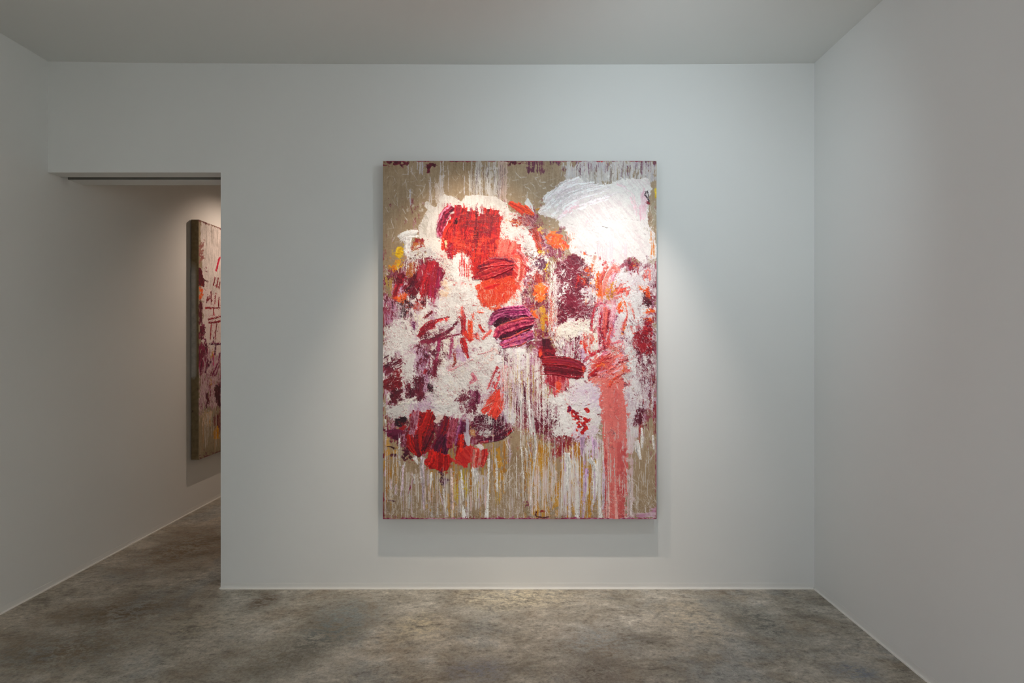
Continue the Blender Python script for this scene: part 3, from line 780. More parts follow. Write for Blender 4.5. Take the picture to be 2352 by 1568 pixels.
P.blob(q('C', 640, 1290, 700, 1280, 710, 1340, 670, 1380, 630, 1340), BLACK, 0.9, 4, 2, 0.8)
P.blob(q('C', 110, 300, 240, 270, 300, 400, 240, 520, 118, 520), [(120, 22, 50), (200, 150, 180), (150, 40, 70)], 0.7, 4, 4, 0.6, tex='NV')
P.blob(q('C', 260, 300, 330, 260, 440, 280, 440, 360, 360, 400, 340, 480, 270, 480), BLACK, 0.6, 4, 4, 0.8, tex='N4')
P.blob(rect('C', 440, 260, 600, 380), [(110, 16, 34), (190, 60, 40)], 0.6, 5, 4, 1.0, tex='N2')
P.drips(905, 965, 690, 720, 26, (10, 40), (1, 2.6), [W2, (206, 176, 200)], 0.5)
P.blob(q('C', 130, 0, 230, 0, 220, 240, 130, 250), [(150, 132, 96), (190, 150, 60)], 0.8, 3, 4, 0.2, tex='NV')
P.stroke(q('C', 330, 0, 290, 120, 250, 240), [14, 18, 12], CRIM, 0.8, 0.15, 0.3)
P.stroke(q('C', 330, 110, 310, 180, 290, 230), 6, LILAC, 0.5, 0.2)
P.blob(q('C', 250, 220, 340, 170, 400, 180, 400, 260, 290, 300), ORNG, 0.75, 4, 3, 0.8)
P.blob(q('A', 245, 1150, 290, 1118, 345, 1130, 345, 1270, 290, 1270, 250, 1230), YELL, 0.95, 2, 2.5, 0.5)
P.blob(q('A', 185, 1350, 240, 1290, 330, 1280, 330, 1330, 270, 1430, 210, 1420), [(224, 176, 20), (226, 150, 20), (214, 100, 24)], 0.9, 3, 2.5, 0.5)
P.blob(q('A', 250, 1500, 340, 1420, 360, 1480, 330, 1568, 230, 1568), CRIM, 0.85, 3, 3, 0.5, tex='NE')
P.blob(q('A', 370, 1320, 500, 1300, 520, 1480, 400, 1520), [(150, 80, 40), (196, 120, 50), (150, 40, 40)], 0.7, 4, 4, 0.5, tex='NV')
P.blob(q('A', 440, 1130, 520, 1030, 620, 1000, 620, 1080, 520, 1130, 460, 1190), [(150, 40, 50), (190, 110, 50)], 0.6, 3, 3, 0.5)
P.blob(q('A', 400, 1190, 600, 1130, 760, 1180, 760, 1290, 600, 1260, 460, 1300), GREYW, 0.72, 4, 4, 0.8, 1, tex='N2')
P.drips(925, 975, 580, 610, 22, (10, 45), (1, 2.4), [W1, W2], 0.6)
P.flecks(q('A', 380, 1180, 560, 1180, 560, 1420, 330, 1420), [(110, 30, 50), (60, 20, 36)], 0.09, 'N2', 0.3, 0.42)
# maroon, centre right
P.blob(q('P', 1303, 588, 1312, 584, 1335, 591, 1342, 601, 1349, 610, 1341, 618, 1334, 626, 1331, 640, 1345, 655, 1330, 668, 1342, 690, 1358, 698, 1362, 709, 1354, 720, 1339, 724, 1324, 732, 1312, 730, 1297, 743, 1282, 749, 1272, 743, 1272, 717, 1280, 660, 1278, 633, 1282, 614, 1278, 604, 1297, 597),
       [(84, 10, 32), (116, 20, 44), (134, 30, 54)], 0.97, 3, 2, 2.2, 1.2, ctex='NE', name='paint_daub')
P.stroke(q('I', 60, 560, 160, 640, 260, 760), [10, 12, 8], [(110, 16, 36), (200, 40, 34), (222, 60, 34)], 1.2, 0.25, 0.3)
P.stroke(q('I', 130, 500, 200, 560, 270, 660), 3.5, BLACK, 0.6, 0.1)
P.stroke(q('I', 20, 780, 60, 640, 110, 480), 4, RED, 0.6, 0.3)
P.blob(q('D', 700, 120, 760, 120, 800, 200, 900, 280, 860, 360, 760, 250), GREYW, 0.45, 4, 5, 1.0, 1.2)
P.flecks(q('D', 700, 180, 940, 180, 960, 420, 720, 460), [(196, 180, 184)], 0.09, 'N2', 0.8, 0.42)
P.scratch(1283, 1350, 600, 735, 34, (3, 10), (0.8, 2.4), [W1, W2, (240, 226, 220)], (-65, 40), 1.2, (0.7, 1))
P.blob(q('D', 500, 130, 600, 60, 620, 160, 560, 200, 480, 190), WHITE, 0.5, 4, 4, 1.0)
P.scratch(1278, 1340, 610, 700, 12, (6, 14), (1.0, 2.4), [W1], (-70, -40), 1.2, (0.7, 1))
P.blob(rect('D', 560, 760, 720, 960), [(110, 14, 40), (150, 40, 70), (222, 206, 206)], 0.7, 4, 4, 0.8, tex='NV')
P.drips(1285, 1350, 770, 800, 40, (12, 50), (1.2, 3.4), [W1, W2, (222, 190, 206)], 0.8)
P.blob(rect('D', 765, 640, 890, 920), [(200, 30, 34), (226, 62, 36)], 0.7, 3, 3, 0.6, tex='NV2')
P.drips(1336, 1375, 740, 760, 22, (18, 62), (1.2, 3.0), [(244, 232, 214), W1], 0.8)
P.blob(q('D', 735, 860, 780, 840, 800, 980, 750, 960), LILAC, 0.9, 2, 2, 0.4)
# lower maroon
P.blob(q('L', 900, 200, 1000, 160, 1080, 300, 1120, 420, 1060, 620, 960, 700, 820, 640, 820, 500), [(70, 10, 32), (98, 18, 44)], 0.88, 4, 3, 0.7, tex='NV')
P.blob(q('L', 1220, 480, 1400, 320, 1480, 420, 1420, 640, 1480, 820, 1400, 920, 1260, 880, 1200, 620), [(92, 12, 34), (134, 28, 50)], 0.82, 5, 3, 0.7, tex='NV')
P.blob(q('L', 1300, 1100, 1420, 980, 1560, 960, 1620, 1060, 1520, 1180, 1400, 1210), [(92, 12, 34), (120, 22, 44)], 0.85, 4, 3, 0.7)
P.blob(q('L', 1000, 880, 1180, 860, 1190, 1010, 1040, 1020), [(140, 40, 40), (110, 20, 40)], 0.6, 4, 4, 0.5)
P.blob(q('L', 1360, 1260, 1560, 1200, 1640, 1300, 1500, 1340), [(110, 20, 40), (190, 100, 110)], 0.6, 4, 4, 0.4)
P.blob(q('F', 400, 430, 640, 440, 640, 660, 440, 680), [(120, 20, 34), (160, 40, 50)], 0.55, 4, 4, 0.5, tex='NV')
P.blob(q('L', 0, 360, 200, 330, 200, 560, 0, 620), [(84, 8, 40), (150, 60, 100), (110, 14, 50)], 0.8, 3, 3, 0.5, tex='NV2')
P.blob(q('L', 0, 870, 250, 760, 480, 720, 720, 760, 740, 940, 760, 1040, 600, 1130, 440, 1220, 200, 1180, 0, 1100), [(58, 6, 26), (92, 12, 42), (110, 18, 56)], 0.85, 5, 3, 0.9, tex='N2', name='paint_daub')
P.blob(q('L', 300, 820, 460, 800, 470, 1020, 360, 1080, 280, 1000), GREYW, 0.55, 4, 5, 0.8, tex='NV')
P.blob(q('L', 180, 1160, 400, 1110, 460, 1200, 240, 1240), GREYW, 0.75, 4, 3, 0.8)
P.scratch(1082, 1170, 950, 1000, 50, (4, 14), (0.8, 2.0), [W1, W2], (-60, 110), 0.8, (0.6, 1))
P.blob(q('L', 560, 440, 700, 480, 720, 740, 560, 760, 520, 620), [(96, 12, 44), (140, 30, 76)], 0.75, 4, 3, 0.5, tex='NV2')
P.drips(1148, 1168, 880, 930, 14, (20, 60), (1.8, 4.5), [(204, 170, 196), (214, 188, 208)], 0.5)
P.blob(q('L', 720, 700, 900, 640, 900, 1000, 800, 1080, 720, 940), [(214, 206, 212), (232, 226, 226)], 0.85, 5, 3, 1.2, 1.3, tex='NV')

# -------- right edge passages
P.blob(q('D', 1420, 640, 1500, 560, 1590, 560, 1600, 880, 1530, 920, 1430, 880, 1380, 790), [(116, 8, 28), (160, 18, 34), (188, 30, 38)], 0.9, 4, 3, 1.6, 1.4, name='paint_daub')
P.blob(q('J', 1520, 80, 1660, 20, 1740, 120, 1620, 300, 1520, 250), [(110, 10, 40), (190, 34, 34), (150, 30, 70)], 0.85, 4, 3, 1.2)
P.scratch(1460, 1495, 760, 815, 20, (3, 9), (0.8, 1.8), [W1], (20, 110), 1.0, (0.7, 1))
P.blob(q('I', 1390, 760, 1480, 770, 1560, 830, 1650, 820, 1680, 1000, 1640, 1040, 1590, 930, 1480, 840, 1400, 800), ORNG, 0.9, 2, 2, 0.8)
P.blob(q('I', 1500, 1000, 1590, 980, 1720, 1040, 1720, 1240, 1620, 1220, 1530, 1140), [(56, 6, 20), (110, 12, 30)], 0.8, 3, 3, 1.0)
P.blob(q('I', 1620, 1240, 1780, 1270, 1770, 1360, 1600, 1380), ORNG, 0.85, 3, 2, 0.8, tex='NH')
P.blob(q('I', 1600, 1430, 1740, 1430, 1720, 1568, 1540, 1568), ORNG, 0.7, 4, 3, 0.8, tex='NH')
P.blob(q('I', 1000, 280, 1080, 240, 1110, 380, 1030, 360), [(170, 80, 96), (196, 130, 140)], 0.8, 3, 3, 0.5)
P.flecks(q('I', 1080, 60, 1360, 60, 1400, 460, 1080, 480), [(150, 30, 44), (70, 40, 50)], 0.14, 'N2', 0.5, 0.42)
P.blob(q('I', 1240, 200, 1330, 230, 1340, 330, 1380, 480, 1320, 460, 1260, 380), CRIM, 0.8, 2, 2, 0.6)
P.blob(q('I', 1300, 280, 1350, 290, 1340, 330), ORNG, 1, 1, 1, 0.5)
P.stroke(q('I', 1380, 240, 1420, 360, 1425, 490), 3, CRIM, 0.6, 0.2)
for a, w in (((1590, 410, 1590, 560), 6), ((1690, 400, 1680, 520, 1695, 600), 5), ((1560, 500, 1570, 620), 3)):
    P.stroke(q('I', *a), w, CORAL, 0.5, 0.35)
P.drips(1462, 1505, 815, 880, 60, (12, 50), (1, 2.6), [(104, 16, 40), (206, 188, 192), (140, 40, 50), W2], 0.5)
P.blob(q('J', 1370, 1100, 1460, 960, 1600, 960, 1620, 1160, 1480, 1240), [(88, 14, 38), (120, 30, 54)], 0.7, 4, 4, 0.6, tex='ND')
P.scratch(1460, 1490, 825, 858, 20, (6, 20), (1, 2.2), [W1, W2], (40, 75), 0.8, (0.7, 1))
P.blob(q('F', 1420, 70, 1510, 40, 1520, 180, 1480, 300, 1390, 330, 1400, 180), [(88, 8, 34), (120, 22, 46)], 0.82, 4, 3, 0.6, tex='NV')
P.drips(1485, 1506, 900, 960, 30, (14, 50), (1.2, 3), [(120, 20, 44), (150, 40, 50), (160, 146, 116), W2], 0.3)
P.drips(1455, 1475, 965, 990, 10, (12, 34), (1.5, 3), [(150, 36, 46), (176, 60, 56)], 0.3, (.5, .9))

# -------- salmon run, lower right
P.blob(q('F', 985, -250, 1270, -250, 1285, 0, 1310, 400, 1312, 700, 1300, 1100, 1290, 1420, 1030, 1420, 1045, 1000, 1040, 700, 1015, 400, 990, 0), [(222, 106, 101), (228, 121, 114), (217, 98, 95)], 1.0, 1.6, 2.5, 0.35, 0.3, tex='NV2', name='salmon_paint_run')
P.blob(q('F', 1180, 500, 1310, 560, 1300, 1420, 1200, 1420, 1205, 900), [(198, 76, 77), (208, 88, 87)], 0.9, 2, 7, 0.1, 0.2, tex='NV2', op=0.8)
P.blob(q('F', 1010, 450, 1060, 500, 1075, 1420, 1030, 1420, 1045, 900), [(186, 60, 66), (200, 76, 76)], 0.9, 1.5, 4, 0.1, 0.2, tex='NV2', op=0.75)
P.stroke(q('F', 1085, 440, 1085, 700, 1080, 1000, 1080, 1400), [4, 4, 6, 7], [(222, 160, 156), (228, 184, 178)], 0.3, 0.25, 0.4, op=0.85)
P.stroke(q('F', 1155, 560, 1160, 900, 1185, 1400), [2, 4, 7], [(224, 150, 146), (226, 170, 164)], 0.3, 0.25, 0.4, op=0.8)
P.flecks(q('F', 1060, 60, 1300, 60, 1300, 600, 1100, 600), [(150, 90, 90), (240, 170, 150)], 0.08, 'N2', 0.9, 0.45)
P.stroke(q('F', 1080, 380, 1120, 360, 1150, 400), 7, [(150, 90, 96), (230, 150, 140)], 1.2, 0.4)
P.blob(rect('F', 1300, 380, 1370, 1420), [(212, 178, 184), (226, 204, 206)], 0.85, 2, 6, 0.2, tex='NV2', op=0.85)

# -------- red and coral scribble, right of centre
P.blob(q('D', 820, 1000, 960, 900, 1180, 850, 1290, 950, 1280, 1110, 1180, 1260, 1000, 1300, 860, 1260), [(206, 70, 72), (226, 108, 100), (236, 150, 138)], 0.75, 6, 6, 0.8, 1, tex='ND')
for i in range(34):
    x, y = P.rng.uniform(830, 1180), P.rng.uniform(930, 1240)
    l = P.rng.uniform(80, 220); t = math.radians(P.rng.uniform(-42, -18))
    P.stroke(q('D', x, y, x + l * .5 * math.cos(t), y + l * .5 * math.sin(t) - 8, x + l * math.cos(t), y + l * math.sin(t)), P.rng.uniform(2, 5.5), [CRIM, CORAL, CORAL, RED, PINK][P.rng.integers(5)], 0.8, 0.3, 0.4)
P.stroke(q('D', 810, 975, 880, 910, 980, 860, 1090, 830), [8, 7, 5], [(140, 18, 38), (176, 30, 46)], 1.2, 0, 0.2, 0.4, name='paint_daub')
P.stroke(q('D', 1080, 835, 1160, 830, 1250, 815), 6, CORAL, 0.8, 0.3)
P.stroke(q('J', 720, 560, 900, 560, 1080, 500), 6, [(196, 70, 90), (220, 120, 130)], 0.7, 0.3)
P.blob(q('J', 510, 1110, 580, 1030, 660, 1050, 640, 1110), ORNG, 1, 2, 1.5, 0.8)
P.blob(q('J', 1040, 1200, 1060, 1130, 1130, 1100, 1130, 1170, 1070, 1230), ORNG, 1, 2, 1.5, 0.8)
P.stroke(q('J', 780, 1530, 860, 1400, 940, 1330), 8, BRED, 0.8, 0.2)
P.stroke(q('J', 700, 1320, 780, 1270, 900, 1260), 7, BRED, 0.8, 0.25)
P.stroke(q('J', 1010, 930, 1030, 850), 4, BRED, 0.6, 0.2)
# verticals of pink and crimson
P.blob(q('D', 1060, 20, 1180, 120, 1160, 300, 1200, 480, 1150, 700, 1080, 840, 980, 830, 960, 600, 990, 420, 930, 280, 940, 60), [(206, 96, 108), (226, 142, 150), (236, 190, 192)], 0.50, 4, 6, 0.4, tex='NV', op=0.9)
P.blob(q('D', 860, 20, 1080, 0, 1100, 240, 980, 260, 900, 180), [(236, 120, 60), (238, 160, 130)], 0.36, 4, 5, 0.4, tex='NV', op=0.9)
for a, w, c in (((1060, 340, 1005, 480, 985, 640, 1000, 810), 11, PINK), ((1000, 420, 975, 560, 985, 780), 4, CRIM), ((1050, 360, 1040, 520, 1030, 700, 1050, 820), 8, CORAL), ((1090, 380, 1075, 520, 1070, 640), 4, CRIM), ((1160, 340, 1120, 480, 1130, 640), 7, PINK), ((1190, 440, 1140, 560, 1120, 700), 4, [(170, 60, 110), (206, 130, 160)]), ((1120, 600, 1090, 700, 1080, 820), 5, CORAL), ((1010, 640, 1015, 740, 1040, 830), 4, CRIM)):
    P.stroke(q('D', *a), np.asarray(w) * 1.3, c, 0.8, 0.16, 0.3)
P.stroke(q('D', 985, 280, 930, 340, 890, 440, 875, 620), [5, 6, 5], [(150, 24, 56), (190, 50, 60), (170, 60, 100)], 1.0, 0.05, 0.25, name='paint_daub')
P.stroke(q('D', 905, 640, 940, 580), 4, [(150, 50, 60)], 0.6)
P.blob(q('J', 1030, 400, 1090, 340, 1110, 440, 1060, 500), [(74, 16, 56), (110, 30, 80)], 0.9, 2, 2, 0.8)
P.stroke(q('J', 1070, 230, 1050, 330, 1050, 400), 4, [(170, 60, 100), (206, 120, 140)], 0.6, 0.3)
for a, w, c in (((1270, 270, 1310, 400, 1290, 520, 1250, 660), 3.5, ORNG), ((1290, 480, 1260, 560, 1245, 640), 3, CORAL), ((1330, 290, 1375, 380, 1398, 480), 3, CORAL), ((1310, 400, 1290, 560), 3, CORAL), ((1240, 280, 1200, 400), 4, ORNG), ((1350, 570, 1390, 660), 3, CORAL)):
    P.stroke(q('D', *a), np.asarray(w) * 1.3, c, 0.6, 0.12)
# orange lily, upper right of centre
for a, w, c in (((740, 320, 640, 480, 570, 680, 560, 960), [5, 8, 9, 5], [(236, 110, 50), (228, 110, 100), (240, 140, 90)]), ((900, 330, 780, 480, 690, 640, 640, 960), [10, 8, 6, 4], CORAL), ((930, 420, 860, 560, 820, 680), 7, PINK), ((700, 360, 620, 540, 580, 700), 6, CORAL),
                ((480, 620, 480, 780, 500, 940), 3, ORNG), ((510, 480, 520, 600, 530, 720), 4, ORNG), ((540, 760, 550, 880, 570, 960), 7, ORNG), ((860, 960, 1000, 880, 1120, 830, 1180, 880), [6, 7, 8], BRED), ((1180, 860, 1150, 940), 9, CORAL), ((900, 940, 1000, 820, 1060, 710), 4, CORAL), ((900, 700, 920, 800, 950, 880), 3, ORNG), ((890, 1030, 980, 1000, 1050, 985), 4, CORAL), ((1060, 1110, 1000, 1200, 960, 1280), 6, ORNG), ((1020, 1300, 990, 1350), 5, BRED), ((920, 320, 960, 400), 11, CORAL), ((640, 280, 700, 200), 4, CORAL), ((820, 240, 890, 180), 4, PINK), ((460, 80, 420, 220, 390, 400), 5, [(244, 160, 130), (240, 200, 186)]), ((560, 100, 570, 150), 3, CORAL)):
    P.stroke(q('I', *a), np.asarray(w) * 1.3, c, 0.9, 0.12, 0.3)
for r in ((160, 0, 240, 80), (220, 330, 330, 440), (290, 460, 360, 540), (400, 430, 480, 500), (470, 460, 525, 560), (320, 660, 390, 740)):
    x0, y0, x1, y1 = r
    P.blob(q('I', x0, (y0 + y1) / 2, (x0 + x1) / 2, y0, x1, (y0 + y1) / 2, (x0 + x1) / 2, y1), ORNG, 0.9, 2, 1.5, 0.9)
P.stroke(q('I', 390, 250, 395, 420), 3, ORNG, 0.5, 0.3)
P.blob(q('I', 700, 840, 800, 780, 870, 660, 880, 760, 850, 900, 880, 1060, 780, 1100, 720, 1020), [(206, 130, 24), (232, 150, 30), (222, 110, 40)], 0.9, 3, 2, 0.9)
P.stroke(q('I', 800, 820, 790, 940, 780, 1000), 3, [(150, 70, 100), (196, 150, 170)], 0.6, 0.2)
P.flecks(q('I', 700, 860, 900, 860, 900, 1110, 720, 1110), [(60, 30, 20)], 0.07, 'N2', 0.3, 0.48)
P.stroke(q('I', 580, 1110, 520, 1180, 600, 1140, 680, 1180), 4, [(190, 50, 80), (220, 120, 140)], 0.8, 0.2)

# -------- centre: orange and red between the flowers
P.blob(q('D', 180, 80, 260, 60, 340, 100, 330, 260, 240, 300, 180, 240), ORNG, 0.85, 5, 3, 1.0)
P.blob(q('D', 150, 380, 220, 400, 240, 500, 170, 470), ORNG, 0.9, 3, 2, 0.9)
P.blob(q('D', 250, 300, 340, 320, 370, 500, 300, 650, 250, 560), OCHRE, 0.75, 4, 4, 0.4, tex='NV2')
P.blob(q('D', 320, 450, 400, 440, 390, 560, 320, 540), [(160, 40, 40), (200, 80, 60)], 0.7, 4, 3, 0.5)
P.blob(q('B', 400, 960, 480, 940, 545, 1000, 560, 1080, 600, 1160, 500, 1190, 420, 1120, 340, 1060, 335, 1010), ORNG, 0.92, 5, 2.5, 1.2)
P.blob(q('B', 400, 960, 440, 930, 520, 930, 480, 980), [(130, 50, 76), (160, 90, 110)], 0.7, 3, 3, 0.5)
P.flecks(q('B', 480, 900, 700, 960, 700, 1160, 480, 1160), [(240, 120, 70), (236, 160, 150)], 0.12, 'NV', 0.5, 0.40)
P.blob(q('B', 340, 1170, 520, 1170, 510, 1250, 420, 1270, 360, 1240), [(116, 34, 62), (150, 60, 80)], 0.85, 4, 3, 0.6)
P.scratch(1255, 1300, 570, 660, 60, (4, 20), (0.7, 1.6), [W1, W2], (60, 130), 0.7, (0.6, 1))
P.blob(q('B', 250, 1170, 300, 1180, 310, 1240, 350, 1280, 290, 1300, 260, 1240), YELL, 0.85, 3, 2, 0.6)
P.blob(q('B', 310, 1420, 330, 1320, 380, 1320, 370, 1400), YELL, 0.85, 2, 2, 0.6)
P.blob(q('B', 240, 900, 300, 895, 280, 950, 245, 940), [(236, 200, 110)], 0.9, 2, 2, 0.4)
P.stroke(q('B', 220, 690, 250, 680), 4, OCHRE, 0.3, 0.3)
P.stroke(q('B', 0, 650, 90, 690, 190, 745), [16, 15, 6], [(206, 50, 30), (230, 84, 40), (222, 70, 40)], 1.0, 0.2, 0.35, name='paint_daub')
P.blob(q('B', 0, 760, 100, 760, 200, 820, 180, 920, 80, 900, 0, 850), [(110, 20, 44), (200, 150, 150), (150, 40, 50)], 0.75, 4, 3, 0.8, tex='NE')
P.stroke(q('A', 1620, 605, 1680, 640, 1777, 700), [8, 16, 18], [(196, 48, 34), (226, 80, 46)], 0.9, 0.2, 0.35, name='paint_daub')
P.blob(q('A', 1620, 840, 1720, 770, 1777, 860, 1700, 900, 1640, 900), [(160, 40, 44), (220, 120, 60)], 0.7, 3, 3, 0.6)
P.blob(q('B', 0, 900, 130, 920, 180, 1020, 240, 1180, 330, 1240, 330, 1420, 200, 1500, 40, 1520, 0, 1568), WHITE, 0.72, 5, 5, 1.4, 1.3, tex='N4')
P.blob(q('A', 1480, 1030, 1600, 930, 1777, 900, 1777, 1180, 1700, 1100, 1560, 1040), WHITE, 0.94, 4, 3, 1.4, 1.2, name='white_paint_patch')
P.flecks(q('B', 60, 1100, 340, 1180, 320, 1500, 60, 1500), [(110, 30, 50), (170, 60, 70)], 0.15, 'N2', 0.6, 0.40)
P.stroke(q('B', 180, 930, 220, 1030, 250, 1160), [14, 16, 10], [(140, 30, 44), (206, 56, 36), (150, 60, 50)], 1.0, 0.25, 0.35)
P.stroke(q('B', 220, 900, 260, 1040, 270, 1140), 3, BRED, 0.6, 0.3)
P.blob(q('B', 210, 1300, 320, 1290, 330, 1400, 240, 1420), [(90, 40, 66), (120, 60, 80)], 0.75, 4, 3, 0.5)
P.blob(q('B', 160, 1470, 230, 1430, 310, 1480, 300, 1560, 200, 1560), [(150, 40, 44), (190, 60, 44)], 0.85, 4, 2, 0.8)
P.scratch(1210, 1258, 590, 640, 40, (3, 10), (0.8, 1.8), [W1], (0, 180), 0.9, (0.6, 1))
for x in (1262, 1266, 1272, 1276):
    P.drip(x, 600 + 30 * (x % 3), 775, 2.4, W1, 0.6, 0.9)
P.drips(1258, 1280, 640, 720, 22, (30, 110), (1, 2.4), [W1, W2, (196, 70, 50)], 0.5)

P.warp(0.5, 0.6, 0.0, MASS)
P.crumbs(MASS, 4, 12, 0.035, 0.4)

# -------- scarlet flower: coarse vertical daubs, upper left of centre
P.blob(q('P', 1047, 474, 1067, 476, 1072, 486, 1095, 486, 1099, 493, 1113, 491, 1116, 482, 1145, 486, 1153, 503, 1153, 513, 1143, 522, 1146, 532, 1137, 553, 1160, 552, 1185, 560, 1200, 580, 1212, 620, 1200, 640, 1180, 655, 1120, 650, 1088, 640, 1082, 610, 1076, 585, 1061, 576, 1040, 592, 1028, 580, 1020, 560, 1014, 540), [(180, 24, 30), (206, 40, 34), (170, 20, 34)], 0.98, 3, 2, 1.2, ctex='NV', name='paint_daub')
for a, w in (((1052, 478, 1044, 520, 1034, 590), 15), ((1064, 480, 1056, 530, 1046, 586), 14), ((1078, 488, 1070, 530, 1060, 575), 15), ((1092, 488, 1086, 540, 1078, 588), 16), ((1108, 494, 1100, 545, 1094, 600), 16), ((1122, 484, 1114, 540, 1106, 602), 17), ((1138, 486, 1130, 535, 1124, 600), 17), ((1148, 500, 1140, 545, 1134, 600), 12)):
    P.stroke(q('P', *a), [w, w, w * .8], [(112, 12, 28), (176, 24, 32), (214, 46, 36), (196, 32, 34), (126, 18, 34)], 2.4, 0.06, 0.3, 1.2, name='paint_daub')
P.blob(q('A', 1080, 740, 1500, 740, 1480, 1000, 1100, 960), [(96, 26, 38), (140, 40, 48)], 0.50, 4, 7, 0.5, tex='NH', op=0.7)
P.blob(q('A', 900, 980, 1460, 980, 1440, 1280, 1140, 1280, 1050, 1180, 930, 1260), [(226, 62, 40), (238, 96, 62)], 0.38, 4, 6, 0.4, tex='NH', op=0.75)
P.blob(q('A', 880, 660, 1480, 700, 1460, 1250, 900, 1250), [(150, 14, 40), (120, 12, 36)], 0.25, 4, 6, 0.3, tex='NV', op=0.7)
P.flecks(q('A', 900, 720, 1500, 720, 1460, 1240, 900, 1240), [(244, 130, 110), (240, 90, 70)], 0.05, 'NH', 0.5, 0.46)
P.stroke(q('A', 930, 660, 850, 740, 800, 880, 780, 1010), [16, 22, 20, 14], [(110, 14, 50), (160, 30, 60), (214, 150, 180), (190, 40, 50), (120, 16, 44)], 2.6, 0, 0.2, 1.2, name='paint_daub')
P.stroke(q('A', 960, 820, 870, 940, 830, 1090, 830, 1160), [12, 15, 13, 8], [(150, 20, 34), (226, 56, 38), (206, 40, 36)], 2.0, 0.05, 0.25, 0.8, name='paint_daub')
P.stroke(q('A', 1000, 660, 990, 760, 960, 840), [14, 12, 8], [(140, 16, 44), (196, 36, 50), (110, 14, 40)], 1.8, 0.1, 0.25, 0.6, name='paint_daub')
P.stroke(q('A', 920, 1100, 890, 1180, 920, 1270), [10, 12, 8], CRIM, 1.6, 0.1, 0.3, 0.5, name='paint_daub')
P.blob(q('A', 845, 1070, 880, 1060, 870, 1130, 850, 1160), [(236, 190, 130), (240, 214, 170)], 1, 1.5, 1.2, 1.2)
P.blob(q('A', 950, 800, 990, 790, 990, 840, 930, 870), BLACK, 0.9, 2, 2, 0.3)
P.stroke(q('A', 1480, 1060, 1500, 1130, 1460, 1250), 12, BRED, 1.2, 0.25)
for a, w in (((1530, 1060, 1500, 1180, 1470, 1300), 14), ((1600, 1060, 1580, 1170, 1560, 1280), 15), ((1670, 1080, 1640, 1180, 1620, 1290), 14), ((1730, 1120, 1720, 1200, 1700, 1300), 13)):
    P.stroke(q('A', *a), w, [(190, 30, 40), (226, 62, 54), (240, 130, 116), (222, 56, 48)], 1.8, 0.22, 0.3, 0.7, name='paint_daub')
# pale loops round the lower scarlet flower
P.blob(q('G', 1180, 200, 1300, 100, 1420, 200, 1470, 330, 1440, 520, 1420, 760, 1300, 1000, 1150, 1180, 1000, 1240, 1200, 900, 1250, 500), [(222, 50, 50), (236, 120, 112), (240, 200, 192)], 0.75, 4, 4, 0.9, tex='NE')
P.stroke(q('G', 1230, 250, 1330, 260, 1380, 420, 1340, 700, 1200, 960), [8, 10, 12, 10], [(222, 56, 48), (238, 100, 76), (244, 200, 190)], 1.2, 0.25, 0.35)
P.stroke(q('G', 1290, 130, 1400, 230, 1460, 380), [6, 8, 5], [(222, 80, 84), (236, 150, 150)], 1.0, 0.3)
# flaming lower half and two long knife strokes
P.blob(q('G', 420, 840, 640, 740, 1180, 660, 1280, 760, 1260, 940, 1160, 1120, 980, 1240, 740, 1250, 600, 1230, 520, 1100, 480, 950), [(212, 46, 30), (228, 76, 42), (218, 58, 40)], 1.0, 3, 2, 1.2, ctex='NV', name='paint_daub')
P.flecks(q('G', 480, 780, 1260, 720, 1200, 1100, 560, 1200), [(246, 160, 120), (250, 196, 170)], 0.06, 'NV', 0.7, 0.46)
P.scratch(1100, 1180, 640, 700, 36, (5, 18), (0.8, 2.2), [(246, 170, 140), (244, 206, 190)], (70, 130), 0.6, (0.5, .9))
P.stroke(q('G', 640, 890, 780, 850, 930, 810), [7, 7, 4], [(196, 24, 30), (216, 46, 40)], 0.8, 0.1, 0.3)
P.stroke(q('G', 740, 1290, 860, 1310, 940, 1260), 8, [(232, 80, 50), (240, 150, 120)], 1.0, 0.2)
P.stroke(q('G', 560, 1110, 600, 1200, 640, 1240), 7, BRED, 0.8, 0.2)
P.blob(q('G', 420, 660, 560, 470, 760, 340, 1000, 310, 1230, 400, 1180, 640, 900, 700, 640, 720), [(110, 10, 34), (170, 24, 40)], 1.0, 2, 1.5, 0.3)
P.stroke(q('G', 400, 690, 560, 640, 780, 580, 1000, 500, 1190, 440), [10, 20, 24, 22, 12], [(120, 10, 40), (170, 24, 42), (204, 54, 50), (160, 22, 44)], 4.2, 0, 0.12, 3.0, name='paint_daub')
P.stroke(q('G', 500, 480, 700, 400, 900, 360, 1080, 360, 1235, 400), [6, 16, 22, 20, 6], [(96, 8, 40), (160, 24, 44), (204, 60, 54), (170, 28, 46)], 4.6, 0, 0.12, 3.2, name='paint_daub')
P.stroke(q('G', 730, 300, 880, 295, 1040, 310, 1200, 370), [3, 5, 5, 3], [(84, 6, 36), (116, 12, 48)], 1.5, 0, 0.3)
P.blob(q('G', 470, 600, 500, 590, 510, 620, 480, 630), BLACK, 0.9, 1, 1, 0.2)

